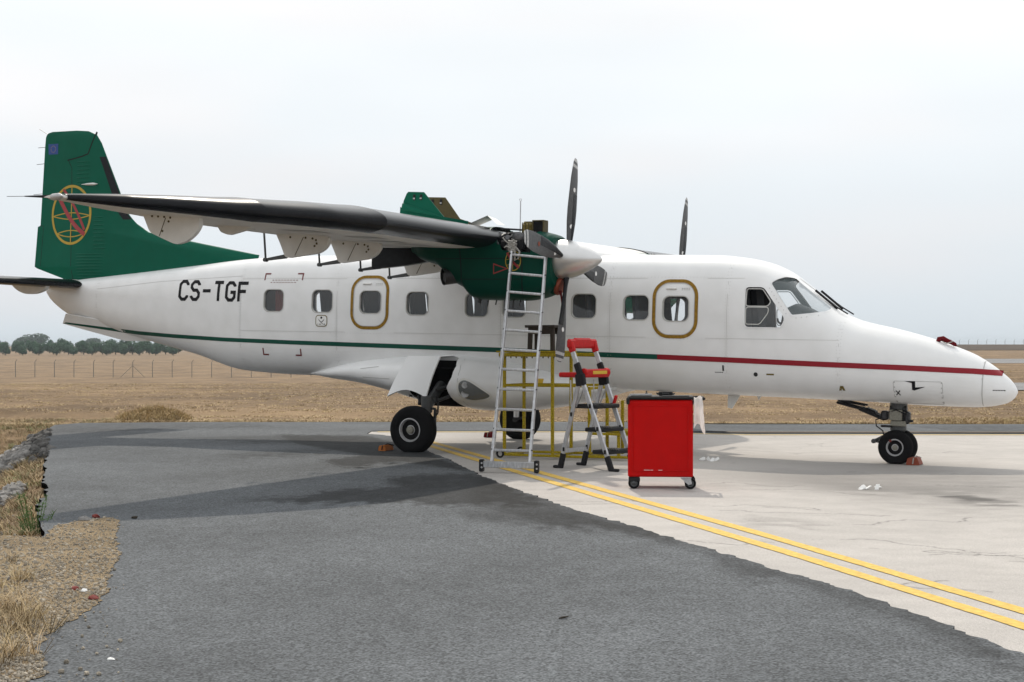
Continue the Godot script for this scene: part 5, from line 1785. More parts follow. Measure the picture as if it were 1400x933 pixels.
func gear() -> void:
	for side in [1.0, -1.0]:
		var g := Node3D.new()
		g.name = numbered("main_landing_gear", A)
		A.add_child(g, true)
		var s := Soup.new()
		tube(s, [V3(0.02, 0.92, 0.95 * side), V3(0.06, 0.64, 1.42 * side)], [0.075, 0.07], 14)
		lathe(s, V3(0.06, 0.66, 1.44 * side), Vector3.DOWN, [[-0.12, 0.08], [0.10, 0.08], [0.12, 0.065]], 16)
		obj("strut", s, M.strut_grey, g)
		var pi_ := Soup.new()
		lathe(pi_, V3(0.06, 0.58, 1.44 * side), Vector3.DOWN, [[0, 0.045], [0.22, 0.045]], 14)
		obj("piston", pi_, M.polished, g)
		var tl := Soup.new()
		beam(tl, V3(0.20, 0.60, 1.44 * side), V3(0.20, 0.36, 1.46 * side), 0.05, 0.03)
		beam(tl, V3(0.08, 0.62, 1.44 * side), V3(0.20, 0.60, 1.44 * side), 0.05, 0.03)
		tube(tl, [V3(0.04, 0.32, 1.42 * side), V3(0.0, 0.32, 1.80 * side)], 0.04, 12)
		beam(tl, V3(0.20, 0.36, 1.46 * side), V3(0.02, 0.33, 1.46 * side), 0.06, 0.04)
		obj("torque_link", tl, M.dark_metal, g)
		var ho := Soup.new()
		tube(ho, [V3(0.16, 0.78, 1.35 * side), V3(0.23, 0.68, 1.42 * side), V3(0.24, 0.55, 1.44 * side), V3(0.21, 0.50, 1.45 * side)], 0.012, 6)
		tube(ho, [V3(-0.10, 0.80, 1.30 * side), V3(-0.06, 0.70, 1.40 * side), V3(0.0, 0.62, 1.42 * side)], 0.012, 6)
		tube(ho, [V3(-0.14, 0.78, 1.3 * side), V3(-0.08, 0.66, 1.36 * side)], 0.035, 8)
		obj("brake_hose", ho, M.black_plastic, g)
		var br := Soup.new()
		tube(br, [V3(0.05, 0.85, 1.18 * side), V3(0.32, 0.95, 0.95 * side)], 0.03, 8)
		tube(br, [V3(0.05, 0.66, 1.40 * side), V3(0.30, 0.80, 1.05 * side)], 0.025, 8)
		obj("side_brace", br, M.dark_metal, g)
		tyre_wheel(g, V3(0.0, 0.318 + 0.0, 1.70 * side), 0.332, 0.25, side, 0.2)
	var n := Node3D.new()
	n.name = numbered("nose_landing_gear", A)
	n.position = V3(6.31, 0.066, 0)
	A.add_child(n, true)
	var u := Soup.new()
	lathe(u, V3(0, 0.76, 0), Vector3.DOWN, [[-0.08, 0.11], [0.05, 0.11], [0.06, 0.085], [0.24, 0.085], [0.25, 0.105], [0.33, 0.105], [0.36, 0.07]], 18)
	obj("strut", u, M.strut_grey, n)
	var pn := Soup.new()
	lathe(pn, V3(0, 0.42, 0), Vector3.DOWN, [[0, 0.05], [0.20, 0.05], [0.22, 0.03]], 14)
	tube(pn, [V3(0, 0.21, -0.17), V3(0, 0.21, 0.17)], 0.035, 12)
	obj("piston", pn, M.wheel_rim, n)
	var bx := Soup.new()
	box(bx, V3(-0.01, 0.63, 0.115), Vector3(0.16, 0.14, 0.06), 0.01)
	box(bx, V3(0.02, 0.52, 0.10), Vector3(0.20, 0.07, 0.06), 0.01)
	obj("steering_box", bx, M.primer_grey, n)
	var ac := Soup.new()
	box(ac, V3(-0.16, 0.62, 0.06), Vector3(0.10, 0.12, 0.12), 0.02)
	obj("steering_actuator", ac, M.dark_metal, n)
	ac = Soup.new()
	box(ac, V3(-0.14, 0.48, 0.06), Vector3(0.14, 0.03, 0.1), 0.01)
	obj("steering_bracket", ac, M.dark_metal, n)
	ac = Soup.new()
	box(ac, V3(0.13, 0.60, 0.06), Vector3(0.07, 0.16, 0.12), 0.02)
	tube(ac, [V3(0.14, 0.56, 0.1), V3(0.21, 0.56, 0.12)], 0.018, 8)
	tube(ac, [V3(-0.10, 0.71, 0.05), V3(0.12, 0.71, 0.05)], 0.04, 10)
	obj("steering_actuator", ac, M.dark_metal, n)
	var dr := Soup.new()
	for z in [-0.07, 0.07]:
		beam(dr, V3(-0.16, 0.57, z), V3(-0.50, 0.70, z), 0.06, 0.05, 0.01)
		beam(dr, V3(-0.46, 0.69, z), V3(-0.80, 0.77, z), 0.05, 0.035, 0.01)
		tube(dr, [V3(-0.42, 0.74, z), V3(-0.78, 0.80, z * 1.3)], 0.014, 6)
	box(dr, V3(-0.36, 0.66, 0), Vector3(0.14, 0.07, 0.16), 0.01, Basis(Vector3.BACK, -0.35))
	obj("drag_strut", dr, M.black_plastic, n)
	var tq := Soup.new()
	beam(tq, V3(-0.05, 0.42, 0), V3(-0.30, 0.28, 0), 0.09, 0.035, 0.008, Vector3.BACK)
	beam(tq, V3(-0.30, 0.28, 0), V3(-0.06, 0.22, 0), 0.08, 0.03, 0.008, Vector3.BACK)
	lathe(tq, V3(-0.31, 0.275, -0.06), Vector3.BACK, [[0, 0.03], [0.12, 0.03]], 10)
	obj("torque_link", tq, M.strut_grey, n)
	var hz := Soup.new()
	tube(hz, [V3(-0.16, 0.60, 0.10), V3(-0.27, 0.56, 0.12), V3(-0.26, 0.48, 0.12), V3(-0.18, 0.42, 0.1), V3(-0.17, 0.36, 0.08)], 0.009, 6)
	tube(hz, [V3(-0.12, 0.66, 0.13), V3(0.0, 0.70, 0.15), V3(0.13, 0.64, 0.13)], 0.008, 6)
	obj("hydraulic_hose", hz, M.black_plastic, n)
	for side in [1.0, -1.0]:
		tyre_wheel(n, V3(0, 0.213, 0.135 * side), 0.224, 0.155, side, 0.5)
	var rd := Soup.new()
	box(rd, V3(-0.055, 0.213 + 0.085, 0.135 + 0.082), Vector3(0.03, 0.03, 0.006), 0.002)
	obj("slip_mark", rd, M.debris_red, n)

# ---------------------------------------------------------------- things round the airplane
func ladder() -> void:
	var bl := Vector3(-0.238, 0.10, -17.95); var br := Vector3(0.205, 0.10, -17.80)
	var tl := Vector3(0.005, 2.71, -19.22); var tr := Vector3(0.425, 2.66, -19.08)
	var t := thing("leaning_ladder", Vector3.ZERO, 0, "tall aluminium ladder leaning on the green engine cowling, rope at its top", "ladder")
	var across := (br - bl).normalized()
	for q in [[bl, tl], [br, tr]]:
		var s := Soup.new()
		beam(s, q[0], q[1], 0.028, 0.066, 0.006, across)
		obj("stile", s, M.aluminium, t)
	for i in 11:
		var u := 0.062 + 0.0905 * i
		var a := bl.lerp(tl, u); var b := br.lerp(tr, u)
		var s := Soup.new()
		beam(s, a, b, 0.032, 0.032, 0.008, Vector3.UP)
		obj("rung", s, M.aluminium, t)
		var rv := Soup.new()
		for e in [a - across * 0.014, b + across * 0.014]:
			lathe(rv, e, Vector3(0, 0.4, 1).normalized(), [[0.030, 0.010], [0.036, 0.008]], 8)
		bits(obj("rivet", rv, M.dark_metal, t))
	var bar := Soup.new()
	beam(bar, Vector3(-0.335, 0.10, -17.97), Vector3(0.265, 0.10, -17.76), 0.075, 0.035, 0.005, Vector3.UP)
	obj("stabiliser_bar", bar, M.aluminium, t)
	for p in [Vector3(-0.355, 0.085, -17.975), Vector3(0.285, 0.085, -17.755)]:
		var f := Soup.new()
		box(f, p, Vector3(0.05, 0.145, 0.075), 0.01, Basis(Vector3.UP, -0.33))
		var fo := obj("rubber_foot", f, M.black_plastic, t)
		var bo := Soup.new()
		for y in [0.03, -0.02]: lathe(bo, p + Vector3(0, y, 0.037), Vector3(0.1, 0, 1).normalized(), [[0, 0.012], [0.006, 0.01]], 8)
		bits(obj("bolt", bo, M.wheel_rim, fo))
	# rope lashed round the top
	var r := Soup.new()
	var pts := []
	var g := RandomNumberGenerator.new(); g.seed = 3
	for i in 90:
		var a := i * 0.62
		pts.append(tl + Vector3(0.036 * cos(a) * (1 + 0.5 * g.randf()), -0.06 + 0.0016 * i + 0.03 * g.randf(), 0.042 * sin(a) * (1 + 0.4 * g.randf())))
	tube(r, pts, 0.009, 5)
	tube(r, [tl + Vector3(0.05, 0.0, 0.04), tl + Vector3(0.09, -0.05, 0.05), tl + Vector3(0.075, -0.13, 0.05), tl + Vector3(0.03, -0.16, 0.04), tl + Vector3(0.03, -0.04, 0.05)], 0.012, 5)
	tube(r, [tl + Vector3(-0.04, 0.05, 0.04), tl + Vector3(-0.09, 0.09, 0.05), tl + Vector3(-0.12, 0.13, 0.03)], 0.009, 5)
	tube(r, [tl + Vector3(-0.03, 0.0, 0.05), tl + Vector3(-0.08, 0.02, 0.06), tl + Vector3(-0.10, 0.0, 0.05)], 0.009, 5)
	tag(obj("rope", r, M.rope, self), "pale rope wound round the top of the tall ladder", "rope")

func step_ladder() -> void:
	var f1 := Vector3(1.18, 0, -18.12); var r1 := Vector3(0.585, 0, -18.62)
	var wd := Vector3(0.30, 0, -0.42)                # across the ladder
	var back := (r1 - f1).normalized()
	var t := thing("step_ladder", Vector3.ZERO, 0, "folding aluminium step ladder with bright red handle and red tray", "step ladder")
	var top := f1 + back * 0.62 + Vector3.UP * 1.50
	var joint := f1.lerp(top, 0.735)
	var hinge := joint + back * 0.03 - Vector3.UP * 0.04
	var k := 0
	for off in [Vector3.ZERO, wd]:
		var s := Soup.new()
		beam(s, f1 + off + Vector3.UP * 0.10 + back * 0.04, top + off, 0.06, 0.030, 0.006, back)
		obj("front_stile", s, M.aluminium, t)
		var s2 := Soup.new()
		beam(s2, r1 + off + Vector3.UP * 0.12 - back * 0.025, hinge + off, 0.055, 0.028, 0.006, back)
		obj("rear_leg", s2, M.aluminium, t)
		for e in [[f1 + off, -back, 0.035], [r1 + off, back, 0.0]]:
			var f := Soup.new()
			var tip: Vector3 = e[0]
			var axis: Vector3 = ((top if e[2] > 0.0 else hinge) + off - tip).normalized()
			beam(f, tip + axis * 0.005, tip + axis * 0.19, 0.075, 0.042, 0.01, back)
			box(f, tip + Vector3(0, 0.018, 0) + e[1] * 0.035, Vector3(0.13, 0.034, 0.05), 0.01, Basis(back, Vector3.UP, back.cross(Vector3.UP)))
			obj("rubber_foot", f, M.black_plastic, t)
		var j := Soup.new()
		beam(j, joint + off - Vector3.UP * 0.10, joint + off + (top - joint).normalized() * 0.05, 0.14, 0.05, 0.012, back)
		beam(j, joint + off, joint + off + (top - f1).normalized() * 0.19, 0.085, 0.045, 0.012, back)
		obj("hinge_bracket", j, M.black_plastic, t)
		var sp := Soup.new()
		beam(sp, joint + off + back * 0.16 - Vector3.UP * 0.03, f1.lerp(top, 0.50) + off + back * 0.30, 0.022, 0.012, 0.003)
		beam(sp, joint + off - back * 0.05 - Vector3.UP * 0.1, f1.lerp(top, 0.50) + off + back * 0.22, 0.02, 0.012, 0.003)
		obj("spreader_bar", sp, M.aluminium, t)
		var rv := Soup.new()
		for u in [0.15, 0.33, 0.51]: box(rv, f1.lerp(top, u) + off + back * 0.0 + wd.normalized() * -0.02, Vector3(0.03, 0.05, 0.01), 0.004, Basis(back, Vector3.UP, back.cross(Vector3.UP)))
		for u in [0.22, 0.62]: box(rv, r1.lerp(hinge, u) + off + wd.normalized() * -0.018, Vector3(0.03, 0.05, 0.01), 0.004, Basis(back, Vector3.UP, back.cross(Vector3.UP)))
		bits(obj("rivet_plate", rv, M.black_plastic, t))
		k += 1
	var turn := Basis(back, Vector3.UP, back.cross(Vector3.UP))
	for q in [0.145, 0.32, 0.505]:
		var s := Soup.new()
		var c := f1.lerp(top, q) + wd / 2 + back * 0.08
		box(s, c, Vector3(0.24 if q < 0.5 else 0.34, 0.05, wd.length() - 0.03), 0.012, turn)
		var so := obj("step", s, M.black_plastic, t)
		var g := Soup.new()
		for i in 6: box(g, c + turn * Vector3(-0.09 + 0.035 * i, 0.027, 0), Vector3(0.012, 0.006, wd.length() - 0.05))
		bits(obj("tread_rib", g, M.dark_metal, so))
	var pl := Soup.new()
	var pc := joint + wd / 2 + back * 0.13 + Vector3.UP * 0.03
	box(pl, pc, Vector3(0.42, 0.06, wd.length() - 0.02), 0.015, turn)
	box(pl, pc + turn * Vector3(-0.20, 0.03, 0), Vector3(0.03, 0.085, wd.length() - 0.02), 0.012, turn)
	for z in [-0.24, 0.24]: lathe(pl, pc + turn * Vector3(-0.17, 0.03, z * 0.92), turn * Vector3(0, 0, 1), [[-0.02, 0.05], [0.0, 0.055], [0.02, 0.05]], 16)
	var po := obj("tray", pl, M.red_plastic, t)
	var lb := Soup.new()
	box(lb, pc + turn * Vector3(-0.218, 0.03, 0.03), Vector3(0.006, 0.04, 0.28), 0.002, turn)
	obj("tray_label", lb, M.yellow_label, po)
	var h := Soup.new()
	var hp := []
	var a := top - wd * 0.10; var b := top + wd * 1.10
	beam(h, a + Vector3.UP * 0.01, b + Vector3.UP * 0.01, 0.115, 0.065, 0.022, Vector3.UP)
	beam(h, a + wd * 0.25 + Vector3.UP * 0.05, b - wd * 0.25 + Vector3.UP * 0.05, 0.06, 0.06, 0.02, Vector3.UP)
	for e in [top, top + wd]: beam(h, e - (top - f1).normalized() * 0.10, e + Vector3.UP * 0.03, 0.085, 0.055, 0.015, back)
	obj("handle", h, M.red_plastic, t)
	var cr := Soup.new()
	beam(cr, r1.lerp(hinge, 0.20), r1.lerp(hinge, 0.20) + wd, 0.05, 0.022, 0.005, Vector3.UP)
	obj("cross_bar", cr, M.aluminium, t)
	var rc := Soup.new()
	box(rc, f1.lerp(top, 0.55) + wd - back * 0.05, Vector3(0.03, 0.12, 0.05), 0.01, turn * Basis(Vector3.BACK, 0.35))
	obj("catch", rc, M.red_plastic, t)

func work_stand() -> void:
	var t := thing("work_stand", Vector3(-0.10, 0, -20.33), -YAW, "yellow steel work stand with stepped decks under the open engine", "work stand")
	# own axes: x along the airplane, z towards the camera side
	var W := 0.70; var D := 0.60; var H := 1.375
	var post := func(x: float, z: float, h: float, r := 0.024) -> void:
		var s := Soup.new()
		beam(s, Vector3(x, 0.03, z), Vector3(x, h, z), r * 1.6, r * 1.6, 0.005, Vector3.RIGHT)
		obj("post", s, M.stand_yellow, t)
	for q in [[0.0, 0.0, H], [W, 0.0, H], [0.0, -D, H], [W, -D, H], [1.16, -0.15, 0.95], [1.16, -0.75, 0.95], [1.55, -0.2, 0.36], [1.55, -0.75, 0.36], [1.30, -0.95, 0.75]]: post.call(q[0], q[1], q[2])
	var bar := func(a: Vector3, b: Vector3, w := 0.034) -> void:
		var s := Soup.new()
		beam(s, a, b, w, 0.034, 0.006, Vector3.UP)
		obj("rail", s, M.stand_yellow, t)
	for y in [0.045, 0.96]:
		bar.call(Vector3(0, y, 0), Vector3(1.16, y, -0.0 if y < 0.5 else -0.10))
		bar.call(Vector3(0, y, -D), Vector3(1.16, y, -D - 0.1))
		bar.call(Vector3(0, y, 0), Vector3(0, y, -D))
		bar.call(Vector3(W, y, 0), Vector3(W, y, -D))
	bar.call(Vector3(1.16, 0.045, -0.1), Vector3(1.16, 0.045, -0.8))
	bar.call(Vector3(1.16, 0.045, -0.1), Vector3(1.75, 0.045, -0.2))
	bar.call(Vector3(1.16, 0.34, -0.15), Vector3(1.70, 0.34, -0.2))
	bar.call(Vector3(1.16, 0.34, -0.75), Vector3(1.70, 0.34, -0.75))
	bar.call(Vector3(1.16, 0.93, -0.15), Vector3(1.16, 0.93, -0.75))
	for z in [0.0, -D]: bar.call(Vector3(-0.08, H - 0.01, z), Vector3(W + 0.35, H - 0.01, z), 0.05)
	for i in 6:
		var s := Soup.new()
		box(s, Vector3(W / 2 - 0.02, H + 0.03, -0.05 - 0.1 * i), Vector3(W + 0.22, 0.022, 0.088), 0.004)
		obj("deck_board", s, M.stand_yellow, t)
	for i in 5:
		var s := Soup.new()
		box(s, Vector3(1.43, 0.375, -0.22 - 0.115 * i), Vector3(0.56, 0.022, 0.10), 0.004)
		obj("step_board", s, M.stand_yellow, t)
	for i in 11:
		var s := Soup.new()
		lathe(s, Vector3(-0.05 + 0.078 * i, H - 0.035, 0.022), Vector3.DOWN, [[0, 0.010], [0.02, 0.008]], 6)
		bits(obj("bolt", s, M.dark_olive, t))
	for q in [[-0.05, 0.055, 0.03], [-0.05, 0.055, -D]]:
		var c := Soup.new()
		var pl := []
		for i in 17: pl.append(Vector3(q[0] + 0.045 * cos(TAU * i / 16), q[1] + 0.045 * sin(TAU * i / 16), q[2]))
		tube(c, pl, 0.014, 6)
		obj("caster", c, M.black_plastic, t)
	# the stool on its deck
	var st := thing("stool", Vector3(0.0, 0, 0), 0, "small dark wooden stool standing on the yellow work stand", "stool")
	st.basis = Basis(Vector3.UP, -YAW)
	st.position = Vector3(-0.10, H + 0.041, -20.33) + st.basis * Vector3(0.41, 0, -0.36)
	var se := Soup.new()
	box(se, Vector3(0, 0.325, 0), Vector3(0.44, 0.035, 0.28), 0.006)
	obj("seat", se, M.dark_wood, st)
	for x in [-0.15, 0.17]:
		for z in [-0.10, 0.10]:
			var l := Soup.new()
			beam(l, Vector3(x * 1.05, 0, z * 1.1), Vector3(x, 0.31, z), 0.055, 0.05, 0.006, Vector3.RIGHT)
			obj("leg", l, M.dark_wood, st)
	for z in [-0.11, 0.11]:
		var l := Soup.new()
		box(l, Vector3(0.01, 0.265, z), Vector3(0.34, 0.085, 0.022), 0.004)
		obj("apron", l, M.dark_wood, st)

func tool_cart() -> void:
	var at := Vector3(1.54, 0, -15.92)
	var t := thing("tool_cart", at, -0.097, "red steel tool cart on black casters, its plain back to the camera", "tool cart")
	var b := Soup.new()
	box(b, Vector3(0, 0.525, -0.24), Vector3(0.675, 0.80, 0.46), 0.012)
	obj("body", b, M.cart_red, t, 25)
	var p := Soup.new()
	for q in [[0, 0.335, 0.565, 0.012], [0, -0.335, 0.565, 0.012]]: box(p, Vector3(q[0], 0.525 + q[1], -0.008), Vector3(q[2], q[3], 0.008), 0.003)
	for x in [-0.2825, 0.2825]: box(p, Vector3(x, 0.525, -0.008), Vector3(0.010, 0.68, 0.008), 0.003)
	box(p, Vector3(0, 0.525, -0.0105), Vector3(0.555, 0.66, 0.006), 0.002)
	obj("back_panel", p, M.cart_red, t)
	var top := Soup.new()
	box(top, Vector3(0, 0.947, -0.24), Vector3(0.69, 0.030, 0.49), 0.010)
	obj("top_tray", top, M.black_plastic, t)
	var lip := Soup.new()
	for q in [[-0.20, 0.22], [0.16, 0.28]]: box(lip, Vector3(q[0], 0.967, -0.03), Vector3(q[1], 0.012, 0.035), 0.004)
	obj("tray_edge", lip, M.strut_grey, t)
	var cn := Soup.new()
	box(cn, Vector3(-0.335, 0.915, 0.0), Vector3(0.035, 0.075, 0.05), 0.012)
	obj("corner_guard", cn, M.black_plastic, t)
	var h := Soup.new()
	plate(h, ccw(rounded(pts2([[0.335, 0.955], [0.455, 0.955], [0.468, 0.935], [0.42, 0.915], [0.335, 0.875]]), 0.012)), Transform3D(Basis.IDENTITY, Vector3(0, 0, -0.02)), 0.035)
	plate(h, ccw(rounded(pts2([[0.335, 0.955], [0.455, 0.955], [0.468, 0.935], [0.42, 0.915], [0.335, 0.875]]), 0.012)), Transform3D(Basis.IDENTITY, Vector3(0, 0, -0.45)), 0.035)
	tube(h, [Vector3(0.445, 0.938, -0.46), Vector3(0.445, 0.938, -0.01)], 0.016, 10)
	obj("handle", h, M.black_plastic, t)
	var rk := Soup.new()
	box(rk, Vector3(0.36, 0.80, -0.05), Vector3(0.06, 0.022, 0.05), 0.006)
	box(rk, Vector3(0.378, 0.795, -0.05), Vector3(0.014, 0.035, 0.05), 0.005)
	obj("hook", rk, M.red_plastic, t)
	for q in [[-0.275, -0.045, 0.0], [-0.275, -0.43, 0.0], [0.275, -0.045, 0.5], [0.275, -0.43, 0.4]]:
		var fk := Soup.new()
		if q[2] == 0.0: box(fk, Vector3(q[0], 0.10, q[1]), Vector3(0.11, 0.05, 0.06), 0.008)
		else:
			box(fk, Vector3(q[0] - 0.01, 0.118, q[1]), Vector3(0.11, 0.016, 0.085), 0.004)
			plate(fk, ccw(pts2([[-0.06, 0.115], [0.045, 0.115], [0.055, 0.055], [0.02, 0.045], [-0.01, 0.07]])), Transform3D(Basis.IDENTITY, Vector3(q[0] - 0.005, 0, q[1] + 0.032)), 0.005)
			plate(fk, ccw(pts2([[-0.06, 0.115], [0.045, 0.115], [0.055, 0.055], [0.02, 0.045], [-0.01, 0.07]])), Transform3D(Basis.IDENTITY, Vector3(q[0] - 0.005, 0, q[1] - 0.032)), 0.005)
		var fo := obj("caster", fk, M.black_plastic if q[2] == 0.0 else M.wheel_rim, t)
		var wh := Soup.new()
		var wx: float = q[0] + (0.035 if q[2] > 0 else 0.0)
		lathe(wh, Vector3(wx, 0.0595, q[1]), Vector3.BACK, [[-0.024, 0.04], [-0.024, 0.054], [-0.012, 0.0595], [0.012, 0.0595], [0.024, 0.054], [0.024, 0.04], [0.018, 0.036]], 24)
		obj("caster_tyre", wh, M.tyre_rubber, fo)
		var hb := Soup.new()
		lathe(hb, Vector3(wx, 0.0595, q[1]), Vector3.BACK, [[0.015, 0.038], [0.022, 0.036], [0.020, 0.026], [0.028, 0.018], [0.030, 0.008]], 16)
		obj("caster_hub", hb, M.strut_grey, fo)
	var sc := Soup.new()
	for q in [[-0.14, 0.06], [-0.09, 0.03], [0.0, 0.04]]: box(sc, Vector3(q[0], 0.197, -0.0015), Vector3(q[1], 0.004, 0.004))
	bits(obj("scratch", sc, M.paper, t))
	# things lying on the cart and hanging from it
	var tb := t.transform
	var bx := thing("tool_box", tb * Vector3(0.055, 0.966, -0.16), -0.097, "flat black case lying on top of the red tool cart", "case")
	var s := Soup.new()
	box(s, Vector3(0, 0.022, 0), Vector3(0.145, 0.044, 0.10), 0.008)
	obj("case_body", s, M.black_plastic, bx)
	var s2 := Soup.new()
	tube(s2, [Vector3(-0.03, 0.022, 0.05), Vector3(-0.03, 0.022, 0.066), Vector3(0.03, 0.022, 0.066), Vector3(0.03, 0.022, 0.05)], 0.006, 6)
	obj("case_handle", s2, M.dark_metal, bx)
	var wr := Soup.new()
	tube(wr, [tb * Vector3(-0.30, 0.978, -0.10), tb * Vector3(-0.09, 0.978, -0.14)], 0.010, 6)
	lathe(wr, tb * Vector3(-0.30, 0.972, -0.10), Vector3.UP, [[0, 0.02], [0.014, 0.02]], 10)
	tag(obj("wrench", wr, M.wheel_rim, self), "steel wrench lying on the tool cart left of the black case", "wrench")
	var sp := Soup.new()
	lathe(sp, tb * Vector3(-0.145, 0.965, -0.2), Vector3.UP, [[0, 0.014], [0.03, 0.014], [0.032, 0.006]], 10)
	lathe(sp, tb * Vector3(-0.145, 0.994, -0.2), Vector3.UP, [[0, 0.006], [0.02, 0.006]], 8)
	tag(obj("socket", sp, M.dark_metal, self), "small dark socket standing on the top of the tool cart", "socket")
	var cl := Soup.new()
	var g := FastNoiseLite.new(); g.seed = 4; g.frequency = 4.0
	var rows := []
	for j in 13:
		var row := []
		for i in 11:
			var u := i / 10.0; var v := j / 12.0
			var len_ := 0.33 - 0.06 * sin(u * 5.0)
			row.append(tb * Vector3(0.345 + 0.105 * u * (0.85 + 0.25 * v) + 0.008 * g.get_noise_2d(u * 3, v), 0.962 - v * len_ - 0.012 * sin(u * 7.0), 0.012 + 0.022 * sin(u * 11.0 + v) * (0.3 + v)))
		rows.append(row)
	for j in 12:
		for i in 10: cl.quad(rows[j][i], rows[j][i + 1], rows[j + 1][i + 1], rows[j + 1][i])
	tag(obj("cloth", cl, M.cloth, self, 80), "pale cloth hanging from the handle of the red tool cart", "cloth")

func chock(called: String, at: Vector3, turn: float, m: Material, size: Vector3, label: String) -> Node3D:
	var t := thing(called, at, turn, label, "wheel chock", "wheel chocks")
	var s := Soup.new()
	var hx := size.x / 2
	plate(s, ccw(rounded(pts2([[-hx, 0.0], [hx, 0.0], [hx * 0.55, size.y], [-hx * 0.75, size.y * 0.85]]), 0.02)), Transform3D(Basis.IDENTITY, Vector3(0, 0.0, 0)), size.z)
	obj("wedge", s, m, t)
	var r := Soup.new()
	tube(r, [Vector3(0, 0.015, size.z / 2 + 0.008), Vector3(0.01, size.y * 0.8, size.z / 2 + 0.008), Vector3(0.02, size.y + 0.008, 0), Vector3(0.06, size.y * 0.8, -size.z / 2 - 0.008)], 0.008, 6)
	obj("cord", r, M.rope if m != M.chock_orange else M.black_plastic, t)
	return t

